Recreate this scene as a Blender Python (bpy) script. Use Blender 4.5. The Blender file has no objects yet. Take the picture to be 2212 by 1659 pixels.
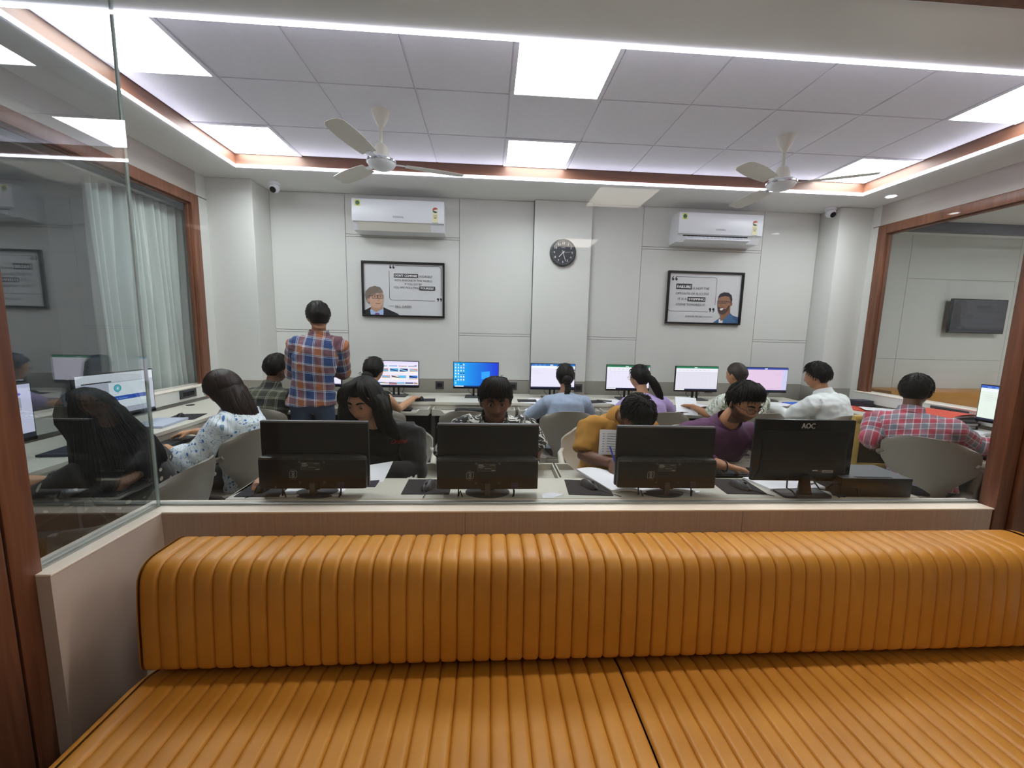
import bpy, bmesh, math, random
import numpy as np
from mathutils import Vector as V, Matrix as M, noise
from mathutils.bvhtree import BVHTree
PI = math.pi
random.seed(7); rs = np.random.RandomState(7)
S = bpy.context.scene
COL = S.collection

# ------------------------------------------------------------------ camera, world, exposure
cam = bpy.data.cameras.new('camera'); co = bpy.data.objects.new('camera', cam); COL.objects.link(co)
cr, cu, cf = V((.99797, -.05956, .02270)), V((-.01468, .13177, .99117)), V((.06202, .98949, -.13063))
co.matrix_world = M.Translation((0, 0, 1.47)) @ M((cr, cu, -cf)).transposed().to_4x4()
cam.sensor_width = 36; cam.lens = 875.7/2212*36; cam.clip_start = .02
S.camera = co
W = bpy.data.worlds.new('world'); S.world = W; W.use_nodes = True
W.node_tree.nodes['Background'].inputs[0].default_value = (.55, .6, .7, 1)
W.node_tree.nodes['Background'].inputs[1].default_value = .05
S.view_settings.view_transform = 'Standard'; S.view_settings.look = 'None'
S.view_settings.gamma = 1; S.view_settings.use_curve_mapping = False
S.view_settings.exposure = 1.0
try:
    S.cycles.use_denoising = True; S.cycles.denoiser = 'OPENIMAGEDENOISE'
    S.cycles.max_bounces = 9; S.cycles.diffuse_bounces = 6; S.cycles.use_adaptive_sampling = True; S.cycles.adaptive_threshold = .025; S.cycles.glossy_bounces = 4
    S.cycles.transparent_max_bounces = 24; S.cycles.transmission_bounces = 4
    S.cycles.caustics_reflective = False; S.cycles.caustics_refractive = False
    S.cycles.sample_clamp_indirect = 6
except Exception: pass
PANEL_E, STRIP_E = 10.8, 5.5      # ceiling light panels, LED strip
LOUNGE_E = 3.0

# ------------------------------------------------------------------ materials
def lin(c):
    if isinstance(c, str):
        c = c.lstrip('#'); c = [int(c[i:i+2], 16)/255 for i in (0, 2, 4)]
        return tuple(((x+.055)/1.055)**2.4 if x > .04045 else x/12.92 for x in c)
    return tuple(c)
MATS = {}
def mat(name, c='#808080', rough=.5, metal=0, emit=0, noise_amt=0, nscale=8, bump=0, bscale=200, stretch=None, attr=None, spec=.5, coat=0, sheen=0, emis_c=None):
    if name in MATS: return MATS[name]
    m = bpy.data.materials.new(name); m.use_nodes = True; nt = m.node_tree; N = nt.nodes; L = nt.links
    b = N['Principled BSDF']; c = lin(c)
    b.inputs['Base Color'].default_value = (*c, 1); b.inputs['Roughness'].default_value = rough
    b.inputs['Metallic'].default_value = metal; b.inputs['Specular IOR Level'].default_value = spec
    b.inputs['Coat Weight'].default_value = coat; b.inputs['Coat Roughness'].default_value = .15
    if sheen: b.inputs['Sheen Weight'].default_value = sheen
    tc = N.new('ShaderNodeTexCoord'); mp = N.new('ShaderNodeMapping'); L.new(tc.outputs['Object'], mp.inputs[0])
    if stretch: mp.inputs['Scale'].default_value = stretch
    src = None
    if attr:
        a = N.new('ShaderNodeAttribute'); a.attribute_name = attr; src = a.outputs['Color']
    if noise_amt:
        n = N.new('ShaderNodeTexNoise'); n.inputs['Scale'].default_value = nscale; n.inputs['Detail'].default_value = 5
        L.new(mp.outputs[0], n.inputs['Vector'])
        mr = N.new('ShaderNodeMapRange'); mr.inputs[1].default_value = .25; mr.inputs[2].default_value = .75
        mr.inputs[3].default_value = 1-noise_amt; mr.inputs[4].default_value = 1+noise_amt
        L.new(n.outputs['Fac'], mr.inputs[0])
        mx = N.new('ShaderNodeVectorMath'); mx.operation = 'SCALE'
        if src: L.new(src, mx.inputs[0])
        else: mx.inputs[0].default_value = c
        L.new(mr.outputs[0], mx.inputs['Scale']); src = mx.outputs[0]
    if src: L.new(src, b.inputs['Base Color'])
    if bump:
        n = N.new('ShaderNodeTexNoise'); n.inputs['Scale'].default_value = bscale; n.inputs['Detail'].default_value = 3
        L.new(mp.outputs[0], n.inputs['Vector'])
        bp = N.new('ShaderNodeBump'); bp.inputs['Strength'].default_value = bump; bp.inputs['Distance'].default_value = .002
        L.new(n.outputs['Fac'], bp.inputs['Height']); L.new(bp.outputs[0], b.inputs['Normal'])
    if emit:
        b.inputs['Emission Strength'].default_value = emit
        b.inputs['Emission Color'].default_value = (*(lin(emis_c) if emis_c else c), 1)
        if attr: L.new(src, b.inputs['Emission Color'])
    MATS[name] = m; return m
def glassmat(name, base=.04, tint=(.97, .985, .98), rough=0.0):
    m = bpy.data.materials.new(name); m.use_nodes = True; nt = m.node_tree; N = nt.nodes; L = nt.links
    for n in list(N): N.remove(n)
    out = N.new('ShaderNodeOutputMaterial'); g = N.new('ShaderNodeNewGeometry')
    d = N.new('ShaderNodeVectorMath'); d.operation = 'DOT_PRODUCT'
    L.new(g.outputs['Incoming'], d.inputs[0]); L.new(g.outputs['Normal'], d.inputs[1])
    def mth(op, a, b=None):
        n = N.new('ShaderNodeMath'); n.operation = op
        for i, x in enumerate((a, b)):
            if x is None: continue
            if isinstance(x, (int, float)): n.inputs[i].default_value = x
            else: L.new(x, n.inputs[i])
        return n.outputs[0]
    a = mth('ABSOLUTE', d.outputs['Value']); k = mth('POWER', mth('SUBTRACT', 1.0, a), 5.0)
    fac = mth('ADD', mth('MULTIPLY', k, 1-base), base)
    t = N.new('ShaderNodeBsdfTransparent'); t.inputs[0].default_value = (*tint, 1)
    gl = N.new('ShaderNodeBsdfGlossy'); gl.inputs['Roughness'].default_value = rough
    mx = N.new('ShaderNodeMixShader'); L.new(fac, mx.inputs[0]); L.new(t.outputs[0], mx.inputs[1]); L.new(gl.outputs[0], mx.inputs[2])
    hz = N.new('ShaderNodeBsdfDiffuse'); hz.inputs[0].default_value = (.8, .85, .85, 1); m2 = N.new('ShaderNodeMixShader'); m2.inputs[0].default_value = .007
    L.new(mx.outputs[0], m2.inputs[1]); L.new(hz.outputs[0], m2.inputs[2]); L.new(m2.outputs[0], out.inputs[0]); MATS[name] = m; return m
def woodmat(name, c1, c2, stretch=(6, 6, .5), rough=.45, scale=6):
    m = mat(name, c1, rough); nt = m.node_tree; N = nt.nodes; L = nt.links; b = N['Principled BSDF']
    tc = N.new('ShaderNodeTexCoord'); mp = N.new('ShaderNodeMapping'); mp.inputs['Scale'].default_value = stretch
    L.new(tc.outputs['Object'], mp.inputs[0])
    n = N.new('ShaderNodeTexNoise'); n.inputs['Scale'].default_value = scale; n.inputs['Detail'].default_value = 8; n.inputs['Distortion'].default_value = .6
    L.new(mp.outputs[0], n.inputs['Vector'])
    r = N.new('ShaderNodeValToRGB'); r.color_ramp.elements[0].position = .3; r.color_ramp.elements[1].position = .72
    r.color_ramp.elements[0].color = (*lin(c2), 1); r.color_ramp.elements[1].color = (*lin(c1), 1)
    L.new(n.outputs['Fac'], r.inputs[0]); L.new(r.outputs[0], b.inputs['Base Color'])
    bp = N.new('ShaderNodeBump'); bp.inputs['Strength'].default_value = .15; bp.inputs['Distance'].default_value = .002
    L.new(n.outputs['Fac'], bp.inputs['Height']); L.new(bp.outputs[0], b.inputs['Normal'])
    return m

M_wall = mat('wall_laminate', '#d4d4cf', .55, noise_amt=.025, nscale=3, stretch=(1, 1, .15))
M_band = mat('dado_laminate', '#98948b', .5, noise_amt=.04, nscale=6)
M_soffit = mat('soffit_paint', '#e3e3e1', .7, noise_amt=.02, nscale=2)
M_beam = mat('beam_laminate', '#b3aaa3', .55, noise_amt=.05, nscale=10, stretch=(.2, .2, 3))
M_tile = mat('ceiling_tile', '#e0dfe8', .8, noise_amt=.03, nscale=40, bump=.15, bscale=300)
M_grid = mat('ceiling_grid', '#55555c', .6)
M_brown = woodmat('brown_wood', '#83543c', '#603a29', (7, 7, .45), .4)
M_fascia = woodmat('fascia_wood', '#704834', '#583626', (.5, .5, 6), .5)
M_desk = mat('desk_laminate', '#d3d0c3', .38, noise_amt=.03, nscale=5, stretch=(.3, 2, 2))
M_deskside = mat('desk_edge_laminate', '#c4c1b6', .45)
M_steel = mat('dark_steel', '#4b5052', .5)
M_dark = mat('dark_board', '#1c1c1e', .6)
M_floor = mat('floor_vitrified', '#dedfda', .18, noise_amt=.05, nscale=3)
M_half = mat('half_wall_laminate', '#c2afa3', .6, noise_amt=.12, nscale=9, stretch=(14, 14, .35), bump=.3, bscale=30)
M_cap = mat('cap_stone', '#fff4e6', .3, noise_amt=.02)
M_black = mat('black_plastic', '#0e0e12', .4, spec=.35, noise_amt=.08, nscale=30)
M_blackg = mat('black_gloss', '#0a0a0e', .18, spec=.4)
M_greyp = mat('grey_plastic', '#3a3c40', .4)
M_slate = mat('mouse_pad_cloth', '#232428', .85, bump=.3, bscale=900)
M_white = mat('white_plastic', '#e6e8ec', .3)
M_offw = mat('offwhite_enamel', '#d9d5cb', .35)
M_chrome = mat('chrome', '#d5d8dc', .12, metal=1)
M_chair = mat('taupe_plastic', '#827c72', .42, noise_amt=.03, nscale=4)
M_chairl = mat('pale_plastic', '#b9b4a8', .42, noise_amt=.03, nscale=4)
M_paper = mat('paper', '#f2f3f8', .8)
M_red = mat('red_card', '#d4533f', .6, noise_amt=.05)
M_navy = mat('navy_card', '#262a3e', .5)
M_cable = mat('cable_rubber', '#141416', .5)
M_panel = mat('light_diffuser', '#ffffff', .6, emit=PANEL_E, emis_c='#eef5f8')
M_strip = mat('led_strip_glow', '#ffffff', .6, emit=STRIP_E, emis_c='#ebe8fb')
M_loungeLs = [mat('lounge_diffuser_'+n_, '#ffffff', .6, emit=LOUNGE_E*3.5*k_, emis_c='#fff5e8') for n_, k_ in (('rear', .6), ('middle', .5), ('right', 4.0), ('left', 2.2))]
M_print = mat('flat_print', '#ffffff', .5, attr='fc')
M_screen = mat('screen_glow', '#000000', .25, attr='fc', emit=.60)
def _scr():
    nt = M_screen.node_tree; b = nt.nodes['Principled BSDF']
    for l in list(nt.links):
        if l.to_socket == b.inputs['Base Color']: nt.links.remove(l)
    b.inputs['Base Color'].default_value = (.01, .01, .01, 1)
_scr()
M_glass = glassmat('partition_glass', .014, (.975, .985, .98))
M_glassL = glassmat('side_glass', .19, (.86, .90, .90))
M_glassW = glassmat('window_glass', .03, (.97, .97, .97))
M_curtain = mat('curtain_cloth', '#cbd4cf', .9, noise_amt=.05, nscale=60, sheen=.3)

# leather
def leather():
    m = mat('tan_leather', '#c07a2c', .42); nt = m.node_tree; N = nt.nodes; L = nt.links; b = N['Principled BSDF']
    tc = N.new('ShaderNodeTexCoord')
    n = N.new('ShaderNodeTexNoise'); n.inputs['Scale'].default_value = 5; n.inputs['Detail'].default_value = 6; L.new(tc.outputs['Object'], n.inputs['Vector'])
    r = N.new('ShaderNodeValToRGB'); r.color_ramp.elements[0].position = .3; r.color_ramp.elements[1].position = .7
    r.color_ramp.elements[0].color = (*lin('#b87c2a'), 1); r.color_ramp.elements[1].color = (*lin('#c98e38'), 1)
    L.new(n.outputs['Fac'], r.inputs[0]); L.new(r.outputs[0], b.inputs['Base Color'])
    v = N.new('ShaderNodeTexVoronoi'); v.inputs['Scale'].default_value = 450; L.new(tc.outputs['Object'], v.inputs['Vector'])
    bp = N.new('ShaderNodeBump'); bp.inputs['Strength'].default_value = .12; bp.inputs['Distance'].default_value = .001
    L.new(v.outputs['Distance'], bp.inputs['Height'])
    n2 = N.new('ShaderNodeTexNoise'); n2.inputs['Scale'].default_value = 14; n2.inputs['Detail'].default_value = 4; L.new(tc.outputs['Object'], n2.inputs['Vector'])
    bp2 = N.new('ShaderNodeBump'); bp2.inputs['Strength'].default_value = .35; bp2.inputs['Distance'].default_value = .004
    L.new(n2.outputs['Fac'], bp2.inputs['Height']); L.new(bp.outputs[0], bp2.inputs['Normal'])
    L.new(bp2.outputs[0], b.inputs['Normal']); return m
M_leather = leather()
M_seam = mat('seam_thread', '#7a4416', .7)

# ------------------------------------------------------------------ mesh builder
TEXT_CACHE = {}
def text_geo(s, size):
    k = (s, size)
    if k in TEXT_CACHE: return TEXT_CACHE[k]
    cu_ = bpy.data.curves.new('t', 'FONT'); cu_.body = s; cu_.size = size; cu_.resolution_u = 3
    ob = bpy.data.objects.new('t', cu_); COL.objects.link(ob)
    me = bpy.data.meshes.new_from_object(ob.evaluated_get(bpy.context.evaluated_depsgraph_get()))
    vs = [v.co.copy() for v in me.vertices]; fs = [tuple(p.vertices) for p in me.polygons]
    bpy.data.objects.remove(ob); bpy.data.curves.remove(cu_); bpy.data.meshes.remove(me)
    w = max([v.x for v in vs] or [0]); TEXT_CACHE[k] = (vs, fs, w); return TEXT_CACHE[k]
BOXC = {}
def box_geo(sx, sy, sz, bev):
    k = (round(sx, 5), round(sy, 5), round(sz, 5), bev)
    if k in BOXC: return BOXC[k]
    bm = bmesh.new(); bmesh.ops.create_cube(bm, size=1)
    for v in bm.verts: v.co = V((v.co.x*sx, v.co.y*sy, v.co.z*sz))
    if bev: bmesh.ops.bevel(bm, geom=list(bm.edges), offset=min(bev, .49*min(sx, sy, sz)), segments=2, affect='EDGES', profile=.5)
    r = ([v.co.copy() for v in bm.verts], [[v.index for v in f.verts] for f in bm.faces]); bm.verts.index_update()
    r = ([v.co.copy() for v in bm.verts], [[v.index for v in f.verts] for f in bm.faces]); bm.free()
    BOXC[k] = r; return r
class MB:
    def __init__(s): s.v = []; s.f = []; s.mi = []; s.fc = []; s.m = 0; s.c = (1, 1, 1)
    def add(s, vs, fs, T=None):
        o = len(s.v)
        for p in vs: s.v.append(tuple(T @ V(p)) if T is not None else tuple(p))
        for f in fs: s.f.append([o+i for i in f]); s.mi.append(s.m); s.fc.append(s.c)
        return s
    def box(s, c, d, bev=0, rot=None):
        vs, fs = box_geo(*d, bev); T = M.Translation(c)
        if rot is not None: T = T @ (rot.to_4x4() if isinstance(rot, M) else M.Rotation(rot, 4, 'Z'))
        return s.add(vs, fs, T)
    def bb(s, x0, x1, y0, y1, z0, z1, bev=0): return s.box(((x0+x1)/2, (y0+y1)/2, (z0+z1)/2), (x1-x0, y1-y0, z1-z0), bev)
    def tube(s, pts, r, n=8, flat=1.0, up=None, cap=True):
        pts = [V(p) for p in pts]; R = r if isinstance(r, (list, tuple)) else [r]*len(pts)
        o = len(s.v); prev = None
        for i, p in enumerate(pts):
            t = (pts[min(i+1, len(pts)-1)]-pts[max(i-1, 0)]).normalized()
            if up is not None: a = V(up)
            elif prev is not None: a = prev
            else: a = V((0, 0, 1)) if abs(t.z) < .9 else V((1, 0, 0))
            x = (a - t*a.dot(t)).normalized(); y = t.cross(x); prev = x
            for k in range(n):
                an = 2*PI*k/n; s.v.append(tuple(p + x*math.cos(an)*R[i]*flat + y*math.sin(an)*R[i]))
        for i in range(len(pts)-1):
            for k in range(n):
                a, b = o+i*n+k, o+i*n+(k+1) % n; s.f.append([a, b, b+n, a+n]); s.mi.append(s.m); s.fc.append(s.c)
        if cap:
            e = o+(len(pts)-1)*n
            s.f.append([o+k for k in range(n)][::-1]); s.f.append([e+k for k in range(n)])
            s.mi += [s.m]*2; s.fc += [s.c]*2
        return s
    def lathe(s, prof, c=(0, 0, 0), n=24, T=None):
        o = len(s.v); T = T or M.Translation(c)
        for r, z in prof:
            for k in range(n):
                a = 2*PI*k/n; s.v.append(tuple(T @ V((r*math.cos(a), r*math.sin(a), z))))
        for i in range(len(prof)-1):
            for k in range(n):
                a, b = o+i*n+k, o+i*n+(k+1) % n; s.f.append([a, b, b+n, a+n]); s.mi.append(s.m); s.fc.append(s.c)
        e = o+(len(prof)-1)*n
        s.f.append([o+k for k in range(n)][::-1]); s.f.append([e+k for k in range(n)]); s.mi += [s.m]*2; s.fc += [s.c]*2
        return s
    def ell(s, c, r, rot=None, n=16, m=10):
        o = len(s.v); T = M.Translation(c)
        if rot is not None: T = T @ rot.to_4x4()
        vs = [(0, 0, -r[2])]; fs = []
        for i in range(1, m):
            ph = -PI/2+PI*i/m
            for k in range(n):
                a = 2*PI*k/n; vs.append((r[0]*math.cos(ph)*math.cos(a), r[1]*math.cos(ph)*math.sin(a), r[2]*math.sin(ph)))
        vs.append((0, 0, r[2])); t = len(vs)-1
        for k in range(n):
            fs.append([0, 1+(k+1) % n, 1+k]); fs.append([t, t-n+k, t-n+(k+1) % n])
        for i in range(m-2):
            for k in range(n):
                a, b = 1+i*n+k, 1+i*n+(k+1) % n; fs.append([a, b, b+n, a+n])
        return s.add(vs, fs, T)
    def loft(s, rings, n=24, p=2.0, cap=True):
        # ring = (centre, half-vector a, half-vector b)
        o = len(s.v)
        for c, a, b in rings:
            for k in range(n):
                t = 2*PI*k/n; ct, st = math.cos(t), math.sin(t)
                s.v.append(tuple(V(c)+V(a)*math.copysign(abs(ct)**(2/p), ct)+V(b)*math.copysign(abs(st)**(2/p), st)))
        for i in range(len(rings)-1):
            for k in range(n):
                a, b = o+i*n+k, o+i*n+(k+1) % n; s.f.append([a, b, b+n, a+n]); s.mi.append(s.m); s.fc.append(s.c)
        if cap:
            e = o+(len(rings)-1)*n
            s.f.append([o+k for k in range(n)][::-1]); s.f.append([e+k for k in range(n)]); s.mi += [s.m]*2; s.fc += [s.c]*2
        return s
    def grid(s, fn, nu, nv, th=0, thd=None):
        # surface fn(u,v)->V; th: thickness along fn normal (thd overrides direction)
        P = [[V(fn(i/nu, j/nv)) for j in range(nv+1)] for i in range(nu+1)]
        vs = [p for r in P for p in r]; w = nv+1
        fs = [[i*w+j, (i+1)*w+j, (i+1)*w+j+1, i*w+j+1] for i in range(nu) for j in range(nv)]
        if th:
            nn = len(vs); Q = []
            for i in range(nu+1):
                for j in range(nv+1):
                    du = P[min(i+1, nu)][j]-P[max(i-1, 0)][j]; dv = P[i][min(j+1, nv)]-P[i][max(j-1, 0)]
                    q = V(thd) if thd else du.cross(dv).normalized(); Q.append(P[i][j]-q*th)
            vs += Q; fs += [[nn+a for a in f[::-1]] for f in fs]
            B = [(i*w, (i+1)*w) for i in range(nu)] + [(nu*w+j, nu*w+j+1) for j in range(nv)] + [((i+1)*w+nv, i*w+nv) for i in range(nu)] + [(j+1, j) for j in range(nv)]
            fs += [[b, a, nn+a, nn+b] for a, b in B]
        return s.add(vs, fs)
    def prism(s, pts, h, T):
        n = len(pts); vs = [(x, y, 0) for x, y in pts]+[(x, y, h) for x, y in pts]
        fs = [list(range(n))[::-1], list(range(n, 2*n))]+[[i, (i+1) % n, n+(i+1) % n, n+i] for i in range(n)]
        return s.add(vs, fs, T)
    def build(s, name, mats, parent=None, smooth=0, world=True, kind=None, label=None, me=None):
        if me is None:
            me = bpy.data.meshes.new(name)
            me.from_pydata(s.v, [], s.f)
            if any(c != (1, 1, 1) for c in s.fc):
                at = me.attributes.new('fc', 'FLOAT_COLOR', 'FACE')
                at.data.foreach_set('color', np.array([(*c, 1) for c in s.fc], dtype=np.float32).ravel())
            mats = mats if isinstance(mats, (list, tuple)) else [mats]
            for m in mats: me.materials.append(m)
            if len(mats) > 1: me.polygons.foreach_set('material_index', s.mi)
        if parent is not None and world:
            me.transform(M.Translation(-parent.location))
        if smooth:
            me.polygons.foreach_set('use_smooth', [True]*len(me.polygons))
            if smooth != 2:
                try: me.set_sharp_from_angle(angle=math.radians(38))
                except Exception: pass
        me.update()
        o = bpy.data.objects.new(name, me); COL.objects.link(o)
        if parent is not None: o.parent = parent
        if kind: o['kind'] = kind
        if label: o['label'] = label
        return o
def thing(name, label, cat, loc=(0, 0, 0), rz=0, group=None):
    o = bpy.data.objects.new(name, None); COL.objects.link(o); o.location = loc; o.rotation_euler = (0, 0, rz)
    o.empty_display_size = .1
    tag(o, label, cat, group); return o
def tag(o, label, cat, group=None):
    o['label'] = label; o['category'] = cat
    if group: o['group'] = group
    return o
def dup(root, loc, rz, label, group=None):
    def cp(o, par):
        c = o.copy(); COL.objects.link(c)
        if par: c.parent = par
        for ch in list(o.children): cp(ch, c)
        return c
    r = cp(root, None); r.location = loc; r.rotation_euler = (0, 0, rz); r['label'] = label
    if group: r['group'] = group
    return r
def BOX(name, x0, x1, y0, y1, z0, z1, m, parent=None, kind='structure', bev=0):
    return MB().bb(x0, x1, y0, y1, z0, z1, bev).build(name, m, parent, kind=None if parent else kind, smooth=1 if bev else 0)

class Flat:
    """flat print on a plane: origin o, unit axes u (right) and v (up), layers rise along n"""
    def __init__(s, mb, o, u, v, dz=.00025):
        s.mb = mb; s.o = V(o); s.u = V(u); s.v = V(v); s.n = s.u.cross(s.v).normalized(); s.k = 0; s.dz = dz
    def P(s, x, y): return s.o+s.u*x+s.v*y+s.n*(s.k*s.dz)
    def poly(s, pts, c):
        s.k += 1; s.mb.c = lin(c); s.mb.add([s.P(*p) for p in pts], [list(range(len(pts)))]); return s
    def rect(s, x, y, w, h, c): return s.poly([(x, y), (x+w, y), (x+w, y+h), (x, y+h)], c)
    def rects(s, L, c):
        s.k += 1; s.mb.c = lin(c)
        for x, y, w, h in L: s.mb.add([s.P(x, y), s.P(x+w, y), s.P(x+w, y+h), s.P(x, y+h)], [[0, 1, 2, 3]])
        return s
    def disc(s, x, y, r, c, ry=None, n=20, a0=0, a1=2*PI):
        ry = ry or r; return s.poly([(x+r*math.cos(a0+(a1-a0)*k/n), y+ry*math.sin(a0+(a1-a0)*k/n)) for k in range(n+(a1-a0 < 6.2))], c)
    def ring(s, x, y, r, w, c, ry=None, n=24):
        ry = ry or r; s.k += 1; s.mb.c = lin(c); pts = []
        for k in range(n):
            a = 2*PI*k/n; pts += [s.P(x+r*math.cos(a), y+ry*math.sin(a)), s.P(x+(r-w)*math.cos(a), y+(ry-w)*math.sin(a))]
        s.mb.add(pts, [[2*k, (2*k+2) % (2*n), (2*k+3) % (2*n), 2*k+1] for k in range(n)]); return s
    def line(s, pts, w, c):
        s.k += 1; s.mb.c = lin(c)
        for (x0, y0), (x1, y1) in zip(pts, pts[1:]):
            l = math.hypot(x1-x0, y1-y0) or 1; px, py = -(y1-y0)/l*w/2, (x1-x0)/l*w/2; ex, ey = (x1-x0)/l*w/2, (y1-y0)/l*w/2
            s.mb.add([s.P(x0+px-ex, y0+py-ey), s.P(x0-px-ex, y0-py-ey), s.P(x1-px+ex, y1-py+ey), s.P(x1+px+ex, y1+py+ey)], [[0, 1, 2, 3]])
        return s
    def text(s, t, x, y, size, c, al='l', w=None, bold=0):
        vs, fs, tw = text_geo(t, size); kx = w/tw if w else 1; tw *= kx
        dx = x-(tw/2 if al == 'c' else tw if al == 'r' else 0); s.k += 1; s.mb.c = lin(c)
        for b in ([0] if not bold else [0, bold, -bold]):
            s.mb.add([s.P(dx+p.x*kx+b, y+p.y) for p in vs], fs); s.k += .2
        return s

# ------------------------------------------------------------------ the computer room shell
XL, XR, YB, ZS, ZT = -2.74, 4.15, 4.62, 2.87, 2.98
RX0, RX1, RY0, RY1 = -2.268, 3.665, 2.15, 3.985
BOX('floor', -2.9, 5.7, -4.6, 4.7, -.06, 0, M_floor)
M_joint = mat('joint_grey', '#85868a', .8)
wb = BOX('wall_back', XL-.1, XR+.1, YB+.012, YB+.12, 0, 3.05, M_joint)
def panel(x0, x1, z0, z1, y=YB, m=M_wall, par=wb, th=.012, g=.002):
    MB().bb(x0+g, x1-g, y, y+th, z0+g, z1-g, .0015).build('panel', m, par)
def panelcol(x0, x1, zj):
    if zj: panel(x0, x1, .905, zj-.022); panel(x0, x1, zj-.022, zj+.004, th=.012); panel(x0, x1, zj+.004, ZS)
    else: panel(x0, x1, .905, ZS)
panelcol(-2.31, -1.536, 1.425); panelcol(-1.536, -.322, 2.455); panelcol(-.322, .489, 1.425)
panelcol(1.124, 1.716, 1.415); panelcol(1.716, 3.113, 2.435); panelcol(3.113, 3.775, 1.425)
for a, b in ((-2.31, -1.2), (-1.2, .489), (1.124, 2.45), (2.45, 3.775)): panel(a, b, .72, .905, m=M_band)
wp = BOX('wall_pier', .489, 1.124, YB-.055, YB+.012, 0, ZS, M_joint)
panel(.489, 1.124, .905, ZS, YB-.067, par=wp); panel(.489, 1.124, .72, .905, YB-.069, M_band, wp)
cl = MB().bb(XL-.02, -2.31, 4.30, 4.64, 0, ZS, .004).build('column_left', M_wall, kind='structure')
MB().bb(XL, -2.307, 4.297, 4.64, .72, .905, .002).build('dado_band', M_band, cl)
cr_ = MB().bb(3.775, XR+.02, 4.35, 4.64, 0, ZS, .012).build('column_right', M_wall, kind='structure', smooth=1)
MB().bb(3.772, XR, 4.347, 4.64, .72, .905, .01).build('dado_band', M_band, cr_, smooth=1)

def side_wall(nm, x, s, y0, yf, yc):
    # s=+1: wall on the right (room is at smaller x). yf: far edge of the frame
    X0, X1 = (x, x+.12) if s > 0 else (x-.12, x)
    w = BOX(nm, X0, X1, y0, 4.66, 0, .78, M_wall)
    MB().bb(X0, X1, yf, 4.66, .78, ZS).build('wall_end_panel', M_wall, w)
    MB().bb(X0, X1, y0, yf, 2.66, ZS).build('beam', M_beam, w)
    MB().bb(X0-.001, X1+.001, yf, 4.33, 2.654, 2.662).build('groove', M_grid, w)
    MB().bb(X0-(.05 if s > 0 else 0), X1+(.05 if s < 0 else 0), y0, yf-.01, .78, .885, .002).build('sill_parapet', M_wall, w)
    MB().bb(X0-(.055 if s > 0 else 0), X1+(.055 if s < 0 else 0), y0, yf-.01, .885, .893, .002).build('sill_cap', M_cap, w)
    n = 'window_1' if s < 0 else 'window_2'
    f = thing(n, '', '', (x, yf, .89)); del f['label'], f['category']; f['kind'] = 'structure'
    fx0, fx1 = (X0-.015, X0+.05) if s > 0 else (X1-.05, X1+.015)
    MB().bb(fx0, fx1, yf-.095, yf, .885, 2.655, .004).build('window_frame', M_brown, f, smooth=1)
    MB().bb(fx0, fx1, y0, yf-.095, 2.565, 2.655, .004).build('window_frame', M_brown, f, smooth=1)
    bx0, bx1 = (X0+.015, X0+.05) if s > 0 else (X1-.05, X1-.015)
    MB().bb(bx0, bx1, yf-.11, yf-.095, .885, 2.565, .003).build('window_bead', M_brown, f)
    MB().bb(bx0, bx1, y0, yf-.11, 2.55, 2.565, .003).build('window_bead', M_brown, f)
    xm = (bx0+bx1)/2
    MB().bb(xm-.004, xm+.004, y0, yf-.11, .893, 2.55).build('pane', M_glassW, f)
    return w
wl = side_wall('wall_left', XL, -1, .9, 4.165, 4.3)
wr = side_wall('wall_right', XR, 1, 1.60, 4.255, 4.4)

# soffit ring, wood fascia, ceiling grid
ce = BOX('ceiling', XL-.1, RX0, 1.60, YB+.05, ZS, ZS+.02, M_soffit)
for a in ((RX1, XR+.1, 1.60, YB+.05), (RX0, RX1, 1.60, RY0), (RX0, RX1, RY1, YB+.05)):
    BOX('soffit', a[0], a[1], a[2], a[3], ZS, ZS+.02, M_soffit, ce)
BOX('soffit', XL-.1, -1.29, .8, 1.60, ZS, ZS+.02, M_soffit, ce)
for a in ((RX0-.02, RX0, RY0, RY1), (RX1, RX1+.02, RY0, RY1), (RX0-.02, RX1+.02, RY0-.02, RY0), (RX0-.02, RX1+.02, RY1, RY1+.02)):
    BOX('fascia', a[0], a[1], a[2], a[3], ZS+.02, 3.02, M_fascia, ce)
BOX('ceiling_backing', RX0-.1, RX1+.1, RY0-.1, RY1+.1, ZT+.02, ZT+.05, M_grid, ce)
gx = [.118+.6*k for k in range(-4, 7)]; gy = [2.234, 2.834, 3.434, 4.034]
PAN = {(-4, 0), (0, 0), (5, 0), (-4, 2), (0, 2), (5, 2)}
for i, k in enumerate(range(-4, 6)):
    for j in range(3):
        if (k, j) in PAN: continue
        x0, x1 = max(gx[i], RX0), min(gx[i+1], RX1); y0, y1 = max(gy[j], RY0), min(gy[j+1], RY1)
        if k == -4: x0 = RX0
        MB().bb(x0+.005, x1-.005, y0+.005, y1-.005, ZT, ZT+.012, .003).build('tile', M_tile, ce)
    MB().bb(max(gx[i], RX0)+.005, min(gx[i+1], RX1)-.005, RY0, gy[0]-.005, ZT, ZT+.012).build('tile', M_tile, ce)
for x in gx[1:-1]: MB().bb(x-.004, x+.004, RY0, RY1, ZT+.006, ZT+.018).build('ceiling_runner', M_tile, ce)
for y in gy[:3]: MB().bb(RX0, RX1, y-.004, y+.004, ZT+.006, ZT+.018).build('ceiling_runner', M_tile, ce)
pl = {(-4, 0): 'square ceiling light panel at the glass side, left end of the recess', (0, 0): 'square ceiling light panel at the glass side, middle of the recess',
      (5, 0): 'square ceiling light panel at the glass side, right end of the recess', (-4, 2): 'square ceiling light panel in the far left corner of the recess',
      (0, 2): 'square ceiling light panel at the far edge, middle of the recess', (5, 2): 'square ceiling light panel in the far right corner, behind the fan'}
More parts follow.
